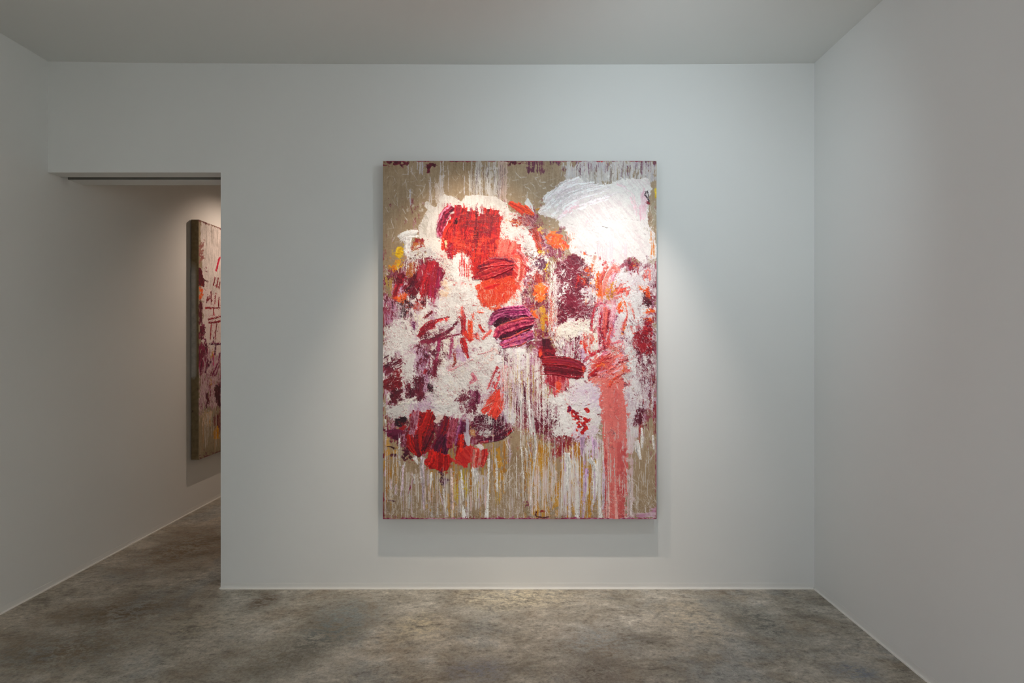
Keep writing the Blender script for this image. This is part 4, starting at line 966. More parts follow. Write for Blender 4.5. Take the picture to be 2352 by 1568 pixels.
# -------- dark red tulip, left
P.blob(q('C', 360, 130, 430, 20, 540, -120, 620, -190, 760, -190, 805, -60, 790, 120, 780, 220, 720, 260, 640, 230, 600, 300, 540, 280, 420, 200), [(70, 6, 24), (110, 12, 34), (140, 20, 40)], 1.0, 4, 2.5, 1.4, name='paint_daub')
for a, w, c in (((560, -130, 540, 0, 420, 130), 16, [(90, 8, 28), (140, 16, 36), (180, 34, 44)]), ((660, -190, 620, -40, 580, 150, 560, 240), 18, [(150, 14, 34), (196, 34, 40), (120, 12, 34)]), ((740, -190, 700, -20, 690, 150, 680, 250), 18, [(120, 10, 40), (176, 28, 44), (150, 30, 80)]), ((790, -120, 770, 40, 740, 220), 12, [(100, 10, 44), (150, 30, 70), (120, 14, 44)]), ((480, 40, 440, 120, 380, 150), 12, MAROON), ((600, -160, 560, -60, 530, 20), 10, [(150, 24, 60), (196, 60, 80), (140, 16, 40)])):
    P.stroke(q('C', *a), w, c, 3.0, 0.04, 0.22, 1.6, name='paint_daub')
P.blob(q('C', 490, 210, 530, 150, 550, 200, 530, 260, 500, 250), WHITE, 1, 2, 1.5, 0.9)
P.drips(978, 1012, 680, 690, 14, (8, 26), (1.5, 4), [W1, (226, 206, 216)], 0.7)
P.blob(q('C', 780, 30, 850, 0, 880, 60, 860, 200, 790, 220), [(232, 190, 160), (236, 214, 196)], 0.7, 4, 3, 0.8)
P.flecks(q('A', 800, 1260, 960, 1240, 960, 1568, 820, 1568), [(190, 50, 50), (90, 20, 40)], 0.12, 'N2', 0.6, 0.42)
P.blob(q('A', 930, 1290, 1050, 1180, 1130, 1260, 1100, 1420, 1060, 1568, 920, 1568, 900, 1400), WHITE, 0.85, 5, 4, 1.6, 1.3)
P.drips(1055, 1080, 580, 610, 14, (20, 60), (1.2, 3.4), [(226, 130, 140), (214, 70, 70), (240, 214, 216)], 0.6)

# -------- calligraphic strokes, left of centre
for a, w, c in (((545, 690, 600, 590, 700, 520, 900, 460), [10, 12, 6, 3], CRIM), ((600, 470, 660, 420, 700, 390), 5, CRIM), ((640, 600, 760, 510, 880, 480), 4, RED), ((560, 640, 620, 600, 700, 560), 12, CRIM),
                ((540, 770, 660, 735, 780, 690, 900, 620, 1000, 510), [7, 8, 8, 8, 6], [(84, 14, 40), (126, 30, 56), (150, 50, 70)]), ((640, 775, 800, 720, 1045, 660), [7, 6, 3], [(160, 30, 60), (130, 20, 60)]),
                ((775, 740, 760, 880, 730, 1010), [7, 9, 11], [(110, 16, 50), (150, 40, 84)]), ((735, 1000, 720, 1080, 715, 1160), 12, [(96, 10, 36), (130, 24, 54)]), ((935, 700, 925, 820, 900, 960), [6, 6, 4], [(140, 30, 70), (180, 90, 120)]), ((550, 960, 540, 1010), 6, CRIM), ((620, 1100, 600, 1140), 6, CRIM),
                ((960, 900, 970, 1000, 940, 1060), 5, [(150, 40, 40), (190, 110, 50)]), ((470, 520, 480, 600), 5, [(110, 40, 84)]), ((1240, 910, 1330, 890, 1430, 850), 2.2, [(190, 110, 120)]), ((880, 1110, 1000, 1060, 1180, 970), 2.4, [(200, 130, 140)]), ((1170, 1140, 1210, 1200, 1150, 1250), 7, [(196, 90, 110), (220, 160, 170)])):
    P.stroke(q('C', *a), w, c, 1.2, 0.16, 0.35, name=('paint_daub' if np.max(w) > 6.5 else None))
for a, w, c in (((1060, 480, 1065, 580, 1060, 660), 13, [(120, 12, 34), (176, 30, 40)]), ((1090, 640, 1120, 700, 1160, 740), 10, BRED), ((1060, 720, 1080, 820, 1130, 950), [11, 14, 7], [(150, 14, 30), (206, 36, 36), (120, 12, 36)]), ((1150, 515, 1150, 600, 1160, 690), 11, [(226, 56, 34), (240, 90, 50)]), ((1260, 550, 1290, 600, 1320, 640), 6, BRED), ((1050, 340, 1060, 420, 1060, 480), 6, CORAL), ((1180, 430, 1190, 480), 4, BRED), ((1240, 400, 1300, 410), 4, BRED), ((1300, 720, 1350, 670, 1400, 620), 6, CORAL), ((1220, 660, 1240, 720), 8, CORAL)):
    P.stroke(q('C', *a), w, c, 1.6, 0.2, 0.35, 0.5, name=('paint_daub' if np.max(w) > 9 else None))
P.flecks(q('C', 960, 330, 1100, 300, 1140, 520, 980, 520), [(196, 50, 60), (150, 30, 50)], 0.13, 'N2', 0.6, 0.42)
P.blob(q('C', 1320, 880, 1480, 830, 1500, 960, 1400, 1000), [(240, 206, 200), (238, 190, 184)], 0.6, 4, 5, 0.3, op=0.8)
P.stroke(q('C', 1690, 905, 1720, 880, 1745, 860), [3, 6, 3], [(120, 24, 44), (150, 50, 66)], 1.0, 0)
# pinkish red passage above the oval daub
for a, w in (((1560, 1050, 1500, 1160, 1440, 1300), 12), ((1600, 1080, 1570, 1200, 1530, 1330), 14), ((1480, 1060, 1420, 1180, 1370, 1320), 6), ((1590, 1200, 1590, 1310), 12)):
    P.stroke(q('C', *a), w, [(170, 40, 56), (206, 64, 66), (226, 140, 150)], 0.9, 0.3, 0.35)
P.blob(q('C', 1540, 1200, 1610, 1190, 1620, 1310, 1550, 1320), BRED, 0.8, 3, 2.5, 0.8)
for i, a in enumerate(((1480, 1350, 1420, 1450, 1340, 1568), (1520, 1380, 1470, 1500, 1400, 1640), (1440, 1390, 1380, 1480, 1310, 1590), (1530, 1440, 1490, 1560, 1440, 1660))):
    P.stroke(q('C', *a), [13, 17, 14], [(206, 40, 34), (230, 66, 48), (222, 56, 44)], 1.8, 0.05, 0.3, 0.6, name='paint_daub')
P.scratch(1105, 1150, 905, 945, 14, (6, 20), (0.6, 1.2), [(244, 170, 156)], (-50, -20), 0.5, (0.5, .9))
# striped area of vertical runs, centre
P.blob(q('C', 1560, 850, 1777, 850, 1777, 960, 1640, 960), WHITE, 0.9, 4, 3, 1.0, 1.1)
P.drips(1150, 1250, 800, 850, 90, (30, 150), (1, 3.0), [W1, W1, (240, 230, 214), (226, 200, 214)], 0.7, (0.7, 1))
P.drips(1165, 1245, 830, 880, 40, (20, 90), (0.8, 2.2), [(130, 30, 50), (190, 140, 60), (150, 110, 70)], 0.3, (0.6, 1))
P.drips(1190, 1275, 820, 930, 44, (40, 140), (1, 2.6), [W1, W2, W1], 0.7, (0.7, 1))

P.warp(0.35, 0.3, 0.0, MASS)
P.crumbs(MASS, 4, 9, 0.03, 0.5, 'N1')

# -------- magenta tulip: three thick knife strokes
P.blob(q('H', 770, 380, 830, 220, 1000, 120, 1300, 80, 1480, 120, 1560, 240, 1600, 330, 1560, 560, 1480, 720, 1300, 840, 1030, 860, 960, 740, 860, 640, 900, 480), [(50, 4, 24), (90, 8, 44)], 1.0, 2, 1.5, 0.3)
for a, w, c in ((((750, 380), (830, 240), (1000, 160), (1250, 130), (1440, 130), (1540, 210)), [10, 20, 25, 27, 24, 10], [(72, 6, 42), (112, 12, 68), (156, 36, 94), (206, 116, 150), (120, 16, 68), (84, 8, 46)]),
                (((860, 640), (960, 500), (1120, 430), (1340, 360), (1590, 330)), [14, 25, 28, 26, 18], [(80, 4, 38), (124, 10, 56), (166, 34, 76), (208, 92, 110), (128, 12, 56), (92, 8, 44)]),
                (((1000, 810), (1160, 750), (1340, 690), (1580, 600)), [16, 23, 25, 20], [(92, 6, 46), (132, 16, 70), (196, 100, 148), (204, 80, 96), (124, 12, 60), (98, 8, 48)])):
    P.stroke(q('H', *sum(a, ())), w, c, 5.0, 0, 0.10, 3.6, name='paint_daub')
for a in (((960, 400), (1100, 350), (1300, 300), (1560, 240)), ((1000, 690), (1180, 640), (1400, 540), (1530, 480)), ((1160, 850), (1300, 830), (1480, 740))):
    P.stroke(q('H', *sum(a, ())), [2, 3, 3.4, 2], [(150, 28, 40), (206, 90, 76), (170, 40, 46)], 1.8, 0.25, 0.6)
P.blob(q('H', 810, 180, 880, 120, 920, 150, 850, 230), [(120, 16, 56)], 1, 2, 1.5, 1.4)
P.blob(q('H', 780, 700, 880, 640, 920, 720, 860, 780), [(206, 160, 190), (226, 206, 214)], 0.8, 3, 2.5, 1.0)

# -------- crimson flower with a round head, right of centre
P.blob(q('D', 240, 800, 400, 790, 450, 930, 600, 950, 760, 1000, 800, 1060, 780, 1160, 740, 1215, 560, 1180, 420, 1150, 320, 1100, 300, 980, 240, 940), CRIM, 1.0, 3, 2, 1.2, name='paint_daub')
P.blob(q('D', 300, 1150, 560, 1170, 620, 1220, 540, 1380, 480, 1420, 400, 1380, 330, 1300), [(156, 24, 44), (200, 70, 80), (220, 150, 156)], 0.8, 5, 4, 0.8, tex='NV')
P.blob(q('D', 460, 1230, 520, 1210, 510, 1380, 460, 1370), BRED, 0.85, 2, 2, 0.7)
P.blob(q('D', 240, 860, 300, 840, 310, 930, 260, 950), BRED, 0.9, 2, 2, 0.8)
P.stroke(q('D', 340, 745, 345, 790, 350, 830), [20, 22, 16], [(70, 6, 26), (104, 14, 36)], 2.0, 0, 0.12, 0.6, name='paint_daub')
P.stroke(q('D', 300, 830, 330, 900, 430, 930), [12, 14, 10], CRIM, 1.6, 0.1, 0.3, 0.6, name='paint_daub')
P.stroke(q('D', 330, 1100, 480, 1110, 640, 1140, 770, 1150), [18, 20, 22, 16], [(96, 6, 26), (134, 12, 34), (164, 26, 40)], 3.4, 0, 0.15, 2.2, name='paint_daub')
P.stroke(q('D', 310, 985, 460, 985, 620, 1000, 790, 1070), [18, 22, 22, 14], [(88, 8, 34), (132, 14, 34), (172, 28, 36), (120, 20, 46)], 3.6, 0, 0.15, 2.4, name='paint_daub')
P.stroke(q('D', 780, 1060, 795, 1110), 7, BRED, 1.4, 0)

# -------- lower left: cluster of red petals
P.blob(q('E', 230, 240, 330, 200, 410, 190, 400, 280, 330, 340, 250, 300), BLACK, 0.92, 4, 3, 1.0)
P.blob(q('E', 270, 310, 370, 290, 350, 340, 290, 340), [(150, 16, 24), (180, 26, 28)], 0.9, 2, 2, 0.7)
P.stroke(q('E', 165, 390, 250, 380, 330, 385), [14, 18, 10], [(90, 10, 44), (124, 20, 66), (84, 8, 42)], 1.6, 0, 0.2, 0.4, name='paint_daub')
P.blob(q('E', 165, 380, 330, 380, 300, 460, 250, 460), [(80, 8, 40), (104, 14, 54)], 1, 2, 2, 0.8)
P.stroke(q('E', 105, 345, 140, 360), 5, MAROON, 0.6)
P.stroke(q('E', 150, 550, 200, 552, 240, 575), [2, 3, 5], [(70, 20, 24)], 0.6)
P.stroke(q('E', 200, 650, 262, 655), [6, 8], [(64, 16, 24), (90, 26, 34)], 0.7)
P.stroke(q('E', 165, 1190, 235, 1205), [2, 4], [(70, 16, 30)], 0.5)
P.blob(q('E', 330, 560, 420, 580, 470, 690, 440, 720, 340, 690, 350, 620), [(60, 8, 26), (96, 20, 46)], 0.65, 4, 4, 0.6)
P.blob(q('E', 400, 300, 460, 150, 560, 130, 640, 150, 700, 130, 730, 180, 690, 330, 720, 420, 690, 560, 580, 650, 540, 680, 440, 620, 370, 520, 370, 430), [(96, 8, 24), (140, 14, 26), (180, 22, 24)], 1.0, 3, 2, 1.2, name='paint_daub')
for a, w, c in (((500, 145, 480, 280, 440, 420), [18, 20, 16], [(150, 12, 26), (196, 30, 34), (206, 150, 170), (110, 10, 34)]), ((420, 430, 440, 540, 500, 640), [14, 18, 10], [(104, 4, 12), (160, 10, 12), (190, 20, 16)]), ((670, 140, 630, 260, 560, 440, 545, 640), [17, 23, 22, 10], [(116, 6, 14), (176, 14, 14), (200, 34, 22), (150, 10, 16)]), ((700, 300, 650, 440, 580, 600), [12, 18, 10], [(70, 6, 24), (110, 10, 34), (150, 14, 24)]), ((500, 420, 510, 540, 540, 660), 9, [(84, 6, 22), (130, 10, 26)])):
    P.stroke(q('E', *a), w, c, 2.6, 0.03, 0.2, 1.3, name='paint_daub')
P.blob(q('E', 720, 230, 760, 160, 840, 180, 820, 250, 740, 265), [(226, 196, 190), (236, 214, 206)], 0.95, 3, 2, 1.4, 1.2)
P.blob(q('E', 590, 740, 680, 620, 720, 480, 800, 420, 870, 460, 880, 560, 870, 640, 930, 690, 900, 830, 820, 850, 680, 830), [(140, 10, 22), (196, 20, 20), (214, 36, 26)], 1.0, 3, 2, 1.2, name='paint_daub')
for a, w, c in (((870, 200, 840, 320, 790, 430), [16, 18, 14], [(84, 8, 42), (150, 16, 24), (104, 12, 46)]), ((810, 430, 760, 520, 720, 620), [18, 22, 18], [(66, 6, 32), (96, 10, 50), (120, 18, 46)]), ((880, 420, 850, 560, 830, 640), [16, 18, 14], [(66, 6, 34), (104, 14, 62), (160, 90, 120)]), ((960, 240, 930, 400, 900, 560), [16, 17, 12], [(90, 8, 46), (150, 24, 40), (180, 90, 110), (110, 14, 46)]), ((1070, 270, 1040, 380, 1000, 520), [17, 19, 14], [(60, 6, 38), (90, 10, 52), (150, 80, 124)]), ((1045, 420, 1030, 560, 1000, 690), [16, 19, 14], [(150, 8, 16), (200, 22, 18), (214, 40, 26)]),
                ((700, 620, 680, 720, 650, 780), [18, 20, 12], [(160, 12, 20), (206, 26, 22), (222, 50, 34)]), ((780, 640, 770, 740, 760, 820), [18, 20, 10], [(170, 12, 18), (214, 30, 22)]), ((860, 660, 860, 750, 850, 830), [16, 18, 10], [(180, 16, 18), (220, 40, 26)])):
    P.stroke(q('E', *a), w, c, 2.4, 0.04, 0.22, 1.2, name='paint_daub')
P.blob(q('E', 920, 700, 1000, 690, 1080, 560, 1200, 540, 1230, 600, 1180, 700, 1130, 760, 1070, 800, 1020, 760), [(196, 30, 32), (218, 50, 42), (206, 60, 60)], 1.0, 3, 2, 1.2, ctex='NE', name='paint_daub')
for a, w in (((1200, 600, 1190, 700, 1180, 800), 15), ((1260, 590, 1250, 700, 1230, 810), 16), ((1320, 590, 1320, 680, 1290, 790), 14)):
    P.stroke(q('E', *a), [w, w, w * .6], [(190, 30, 36), (214, 60, 52), (226, 150, 140), (200, 44, 44)], 1.8, 0.06, 0.25, 0.8, name='paint_daub')
P.blob(q('E', 1220, 540, 1260, 510, 1320, 560, 1280, 600), [(226, 206, 204), (236, 226, 222)], 1, 2, 1.5, 1.2)
P.blob(q('E', 1150, 350, 1200, 360, 1200, 430, 1160, 420), [(196, 130, 80), (206, 150, 100)], 1, 2, 1.5, 0.6)
P.blob(q('E', 1080, 230, 1150, 220, 1150, 520, 1090, 520), [(190, 170, 190), (214, 208, 212)], 0.75, 3, 3, 0.7, tex='NV2')
P.stroke(q('L', 200, 1330, 440, 1290, 640, 1230, 850, 1090), [8, 13, 15, 8], [(74, 8, 34), (110, 14, 56), (130, 20, 60)], 3.0, 0, 0.2, 1.8, name='paint_daub')
P.stroke(q('L', 210, 1370, 360, 1340), 6, [(206, 70, 80), (160, 20, 50)], 1.0, 0.2)
P.stroke(q('L', 730, 1210, 850, 1090), 5, RED, 1.2, 0.1)
P.scratch(1080, 1110, 935, 955, 3, (20, 30), (1.2, 2), [(206, 196, 190)], (-32, -24), 1.0)
P.blob(q('E', 775, 850, 820, 830, 850, 950, 880, 970, 860, 1010, 820, 1030, 780, 990), [(50, 10, 28), (84, 24, 48)], 0.8, 3, 2.5, 1.0)
P.stroke(q('E', 410, 1110, 440, 1010, 470, 940), [2, 3, 2], [(120, 30, 60)], 0.3, 0.3)

P.crumbs(MASS, 4, 7, 0.03, 0.4, 'N1')

# -------- crackle in the white impasto, threads over the darks
for _m in (q('C', 118, 500, 470, 500, 480, 920, 118, 920), q('C', 560, 380, 1440, 360, 1440, 640, 900, 700, 560, 900), q('C', 480, 780, 1300, 700, 1560, 900, 1300, 1500, 500, 1500), q('D', 450, 440, 980, 440, 980, 900, 450, 900), q('D', 1150, 60, 1560, 60, 1540, 1200, 1240, 1200), q('A', 380, 1150, 960, 1150, 960, 1568, 380, 1568), q('B', 0, 880, 420, 1100, 420, 1568, 0, 1568)):
    P.flecks(_m, [(96, 40, 56), (150, 70, 86), (70, 40, 46)], 0.035, 'N2', 0.1, 0.50)
    P.flecks(_m, [(170, 60, 76), (206, 130, 150)], 0.05, 'NE', 0.1, 0.54)
P.scratch(1205, 1300, 540, 700, 120, (4, 20), (0.6, 1.3), [W1, W1, W2], (40, 150), 0.5, (0.5, 1))
P.scratch(1275, 1365, 590, 740, 60, (3, 12), (0.6, 1.4), [W1, W2], (-70, 60), 0.6, (0.5, 1))
P.scratch(885, 1010, 600, 720, 60, (4, 18), (0.6, 1.3), [W1, W2, (206, 176, 200)], (60, 130), 0.5, (0.5, 1))
P.scratch(1080, 1180, 920, 1010, 60, (3, 14), (0.6, 1.4), [W1, W2], (40, 140), 0.5, (0.5, 1))
P.scratch(1400, 1505, 740, 960, 90, (4, 18), (0.6, 1.4), [W1, W2, (190, 160, 170)], (50, 130), 0.4, (0.4, 1))
P.scratch(1220, 1345, 900, 1040, 80, (5, 24), (0.6, 1.3), [W1, W2], (60, 125), 0.4, (0.5, 1))

# -------- white runs over the lower part
for _x0, _x1, _y0, _n in ((885, 928, 985, 14), (928, 1122, 1068, 46), (1122, 1385, 985, 66)):
    P.drips(_x0, _x1, _y0, 1095, _n, (30, 115), (0.9, 2.6), [W1, W2, (214, 204, 204), W3, (226, 206, 196)], 0.6, (0.55, 1))
P.drips(885, 1385, 1090, 1185, 170, (8, 60), (0.8, 2.6), [W2, (206, 196, 190), (222, 212, 206), W3], 0.4, (0.45, 0.95))
P.drips(970, 1120, 1076, 1140, 36, (20, 90), (1.3, 4), [W2, (214, 190, 206), (232, 226, 222), (226, 196, 190)], 0.5, (0.5, 0.95))
P.drips(1215, 1330, 1040, 1120, 70, (30, 120), (1.2, 3.6), [(226, 210, 210), W2, (222, 198, 200)], 0.6, (0.6, 1))
P.drips(1380, 1506, 960, 1180, 70, (10, 60), (0.8, 2.4), [W2, (216, 208, 202)], 0.4, (0.5, 0.95))
for a, w, c in (((570, 690, 580, 900, 590, 1300), [8, 7, 4], W3), ((690, 860, 680, 960, 670, 1060), [4, 6, 2], W2), ((920, 820, 930, 1000, 935, 1300), [4, 7, 6], (226, 196, 190)), ((1040, 830, 1050, 960, 1070, 1200), [3, 5, 3], W2), ((1210, 830, 1220, 900, 1210, 1000), [16, 12, 3], W2), ((1370, 700, 1370, 900, 1365, 1060, 1350, 1390), [5, 4, 5, 10], W1), ((1460, 690, 1470, 860, 1470, 1090), [4, 6, 3], W2), ((1060, 1250, 1065, 1320, 1075, 1400), [2, 7, 10], W1), ((830, 1060, 840, 1200, 860, 1390), [3, 4, 3], W2), ((780, 1060, 800, 1160, 820, 1240), [2, 3, 2], W3), ((420, 1080, 425, 1180, 415, 1290), [2, 5, 3], W2), ((200, 940, 195, 1060), [2, 4], W3), ((260, 1000, 255, 1120), [2, 5], W3), ((345, 780, 340, 960, 320, 1150), [4, 5, 2], W3), ((480, 880, 480, 990), [3, 5], W2), ((300, 460, 295, 620, 310, 780), [3, 2.5, 4], W2), ((130, 230, 140, 330, 140, 470), [3, 2.5, 2], W1), ((120, 900, 130, 800), [3, 2], W3), ((365, 740, 360, 800), [5, 3], W2), ((690, 1260, 690, 1390), [2, 6], W2), ((880, 1290, 880, 1390), [2, 5], W2), ((1600, 480, 1630, 600, 1620, 760), [2, 3, 2], W3), ((760, 1240, 755, 1390), [2, 6], W2), ((490, 690, 520, 760), [9, 3], W2), ((590, 690, 560, 800, 580, 980), [8, 7, 6], (222, 208, 212))):
    P.stroke(q('E', *a), w, [tuple(np.array(c) * .93), c], 0.8, 0.05, 0.3)
for a, w, c in (((590, 640, 595, 800, 580, 1080), [12, 15, 5], W1), ((715, 1080, 715, 1250, 710, 1400), [4, 8, 10], W1), ((860, 700, 910, 820, 920, 1100, 900, 1250), [10, 12, 9, 4], W1), ((950, 700, 960, 1000, 990, 1390), [5, 6, 7], W2), ((1430, 480, 1440, 600, 1465, 700), [5, 11, 5], W2), ((1480, 330, 1490, 440, 1490, 560), [4, 7, 4], W2), ((1620, 420, 1630, 580), [5, 4], W2), ((770, 450, 780, 640, 800, 760), [12, 9, 4], (206, 166, 200)), ((820, 820, 815, 940, 800, 1100, 780, 1400), [10, 9, 5, 4], (198, 160, 204)), ((905, 470, 910, 600, 900, 700), [8, 7, 3], (206, 170, 204)), ((160, 100, 190, 300, 210, 560, 190, 800, 160, 1080, 150, 1390), [3, 5, 6, 4, 3, 3], W2), ((110, 440, 130, 560, 150, 680), [3, 4, 2], W2), ((90, 570, 110, 660, 105, 860), [4, 3, 2], W2), ((40, 560, 50, 760, 70, 930), [2, 2.5, 2], W1), ((30, 0, 40, 140, 30, 260), [3, 3, 2], W1), ((130, 0, 140, 200, 160, 400), [4, 5, 5], W1), ((440, 440, 440, 800, 430, 1000), [2.5, 3, 2], W2), ((700, 880, 720, 980, 720, 1080), [6, 5, 4], (222, 196, 206)), ((650, 580, 690, 760, 700, 860), [3, 4, 4], W2), ((1020, 680, 1030, 900, 1020, 1300), [4, 5, 5], W3), ((1330, 900, 1350, 1100, 1360, 1390), [4, 3, 6], (222, 206, 208))):
    P.stroke(q('F', *a), w, [tuple(np.array(c) * .93), c], 0.8, 0.05, 0.3)
P.blob(q('F', 590, 80, 660, 90, 760, 180, 860, 230, 850, 330, 790, 400, 740, 390, 680, 310, 600, 180), RED, 0.58, 4, 3, 1.0, tex='N2')
P.blob(q('F', 590, 60, 650, 70, 640, 130, 600, 130), [(120, 20, 66)], 0.9, 2, 2, 0.6)
P.blob(q('F', 780, 100, 830, 80, 850, 120, 820, 140), RED, 0.8, 2, 2, 0.6)
P.drips(1290, 1385, 1000, 1120, 50, (30, 110), (1.2, 4.0), [W1, W1, W2, (206, 176, 204)], 0.5, (0.7, 1))
P.scratch(885, 1380, 1078, 1185, 130, (6, 26), (0.6, 1.4), [W1, W2], (60, 125), 0.3, (0.4, 0.95))
P.scratch(1430, 1506, 960, 1185, 70, (6, 26), (0.7, 1.5), [W1, W2], (65, 125), 0.3, (0.4, 0.95))
P.scratch(1400, 1506, 1080, 1180, 24, (12, 34), (0.6, 1.2), [W2], (30, 60), 0.3, (0.3, 0.8))
P.scratch(1150, 1240, 1000, 1120, 60, (8, 30), (0.6, 1.3), [W1, W2], (60, 130), 0.3, (0.4, 0.95))
P.scratch(1200, 1260, 880, 960, 16, (20, 50), (0.8, 1.4), [(226, 200, 206)], (30, 60), 0.4, (0.5, 0.9))
# dotted spray near the bottom edge
P.flecks(rect('P', 882, 1090, 1506, 1188), [(216, 208, 198)], 0.07, 'N1', 0.3, 0.47)
P.flecks(rect('P', 882, 1165, 1506, 1190), [(120, 96, 84), (222, 212, 206)], 0.10, 'N1', 0.3, 0.40)
P.stroke(q('F', 220, 1330, 215, 1380, 300, 1400, 370, 1390), 3, [(60, 14, 24), (110, 30, 40)], 0.8, 0.2)
P.blob(q('F', 250, 1330, 290, 1300, 290, 1370), [(150, 50, 46)], 0.8, 2, 2, 0.3)
P.blob(q('F', 90, 1210, 130, 1210, 130, 1250, 90, 1250), [(130, 60, 84)], 0.7, 2, 3, 0.2)
P.blob(q('F', 1400, 1350, 1660, 1310, 1660, 1420, 1400, 1420), [(196, 140, 170), (226, 214, 216)], 0.6, 3, 4, 0.4, tex='NH')
P.warp(0.3, 0.2)
P.crumbs(rect('P', 882, 372, 1506, 1188), 4, 5, 0.03, 0.3, 'N1')
# painted turn-over edges: crimson bottom and top, dark left edge
P.blob(q('P', 878, 1189.3, 1510, 1189.3, 1510, 1193, 878, 1193), [(130, 30, 60), (160, 60, 96), (200, 150, 170)], 0.9, 1.2, 0.7, 0.5)
P.flecks(rect('P', 882, 1182, 1506, 1189), [(130, 20, 56)], 0.10, 'N2', 0.5, 0.40)
P.blob(q('P', 878, 367, 1510, 367, 1510, 370.8, 878, 370.8), [(110, 24, 48), (160, 60, 74), (140, 30, 60)], 0.85, 1.2, 0.8, 0.7)
P.blob(q('P', 878, 560, 881, 560, 881.5, 760, 880.8, 1193, 878, 1193), [(120, 30, 44), (150, 50, 60)], 0.45, 1.5, 1.2, 0.2, tex='NV')
P.blob(q('P', 1506, 600, 1510, 600, 1510, 1193, 1506.2, 1193), [(130, 40, 60), (170, 90, 104)], 0.5, 1.2, 1.0, 0.2, tex='NV')
P.stroke(q('B', 970, 108, 990, 100, 1010, 112), 4, [(196, 30, 36)], 1.2)

FS = (FPX - 30) / FPX                 # the canvas face stands 30 px in front of the wall
FACE = 27 * U                         # stretcher depth
pt = empty('abstract_painting', ((1193.5 - 1176) * U * FS, YB, CAM_Z + (784 - PY1) * U * FS))
tag(pt, 'large abstract painting of red, white and magenta daubs hung beside the doorway', 'painting')
ox, oz = pt.location.x, pt.location.z
def place_main(X, Y, Z):
    return np.stack([(X - 1176) * U * FS - ox, -30 * U - Z, CAM_Z + (784 - Y) * U * FS - oz], -1)
P.build(pt, place_main, M_PAINT, 0.0007, 0.0006)
boxes('stretched_linen', [((PX0 - 1176) * U * FS - ox + 0.0004, (PX1 - 1176) * U * FS - ox - 0.0004, -30 * U, -3 * U, 0.0004, (PY1 - PY0) * U * FS - 0.0004)], M_LINEN, pt)
boxes('hanging_batten', [(-0.5, 0.5, -3 * U, -0.0005, 1.6, 1.68)], plain('batten_wood', (150, 120, 84), 0.7), pt)

# ------------------------------------------------------------------ the second painting, on the side wall of the far room
DEP0 = 1066.0 / 739.0                  # depth of its near edge in back-wall distances
XF = -1038.6                           # its face, photo pixels at the back wall
def v2(X, Y, corner=(430, 495)):
    px, py = corner[0] + X / 5.5, corner[1] + Y / 5.5
    dep = -XF / (1176 - px)
    return ((dep - DEP0) * FPX, -(784 - py) * dep)
def r2(c, *a):
    return [v2(a[i], a[i + 1], c) for i in range(0, len(a), 2)]
UP, LO = (430, 495), (430, 775)
Q = Paint(0, -404, 560, 392, 0.7, 23)
b = (0, Q.H, 0, Q.W)
u = np.clip(0.5 + 0.5 * (Q.f(Q.N30, b) - .5) + 0.45 * (Q.f(Q.NV, b) - .5) + 0.35 * (Q.f(Q.N1, b) - .5), 0, 1)
Q.C[:] = Q.pal([(140, 124, 98), (158, 142, 114), (172, 156, 130)], u)
Q.Z[:] = 0.25 * Q.f(Q.N1, b)
full2 = lambda x0, y0, x1, y1: [(x0, y0), (x1, y0), (x1, y1), (x0, y1)]
Q.blob(full2(14, -404, 556, -150), [(200, 190, 186), (222, 212, 208), (232, 222, 218)], 0.95, 6, 6, 0.6, tex='NV', name='white_paint_field')
Q.blob(full2(20, -170, 556, 60), [(232, 214, 212), (238, 226, 222), (228, 200, 204)], 0.92, 8, 8, 1.0, ctex='NV')
Q.blob(full2(4, 40, 556, 230), [(190, 140, 160), (222, 200, 200), (206, 170, 184), (120, 24, 50)], 0.82, 8, 10, 1.0, tex='NV')
Q.drips(30, 550, -400, -380, 60, (20, 90), (1.5, 5), [(160, 150, 140), (206, 200, 196), (180, 170, 166)], 0.3, (0.4, 0.8))
Q.blob(r2(UP, 145, 330, 200, 340, 200, 500, 175, 640, 150, 640), [(150, 90, 90), (170, 120, 110)], 0.7, 4, 5, 0.4)
Q.blob(r2(UP, 140, 650, 180, 650, 200, 780, 230, 820, 200, 890, 142, 890), [(70, 8, 24), (110, 14, 36)], 0.95, 5, 3, 1.0, name='paint_daub')
Q.stroke(r2(UP, 190, 790, 230, 820, 268, 835), [3, 4, 3], [(80, 30, 30)], 0.6)
Q.blob(r2(UP, 145, 910, 190, 910, 190, 1000, 150, 1060), ORNG, 0.8, 4, 3, 0.8)
Q.blob(r2(UP, 142, 1080, 200, 1070, 190, 1330, 142, 1380), [(84, 10, 34), (120, 20, 50)], 0.85, 5, 4, 1.0, tex='NV', name='paint_daub')
Q.blob(r2(UP, 142, 1390, 215, 1380, 220, 1568, 142, 1568), [(84, 8, 36), (130, 18, 60), (190, 140, 160)], 0.75, 5, 4, 1.0, tex='N4')
Q.blob(r2(LO, 142, 40, 240, 40, 270, 180, 220, 330, 150, 470, 142, 300), [(90, 8, 36), (130, 16, 66), (160, 50, 90)], 0.8, 6, 4, 1.2, tex='NV', name='paint_daub')
Q.stroke(r2(UP, 415, 520, 390, 580, 365, 690), [5, 14, 12], [(190, 40, 70), (206, 70, 90)], 1.0, 0.15, 0.4, name='paint_daub')
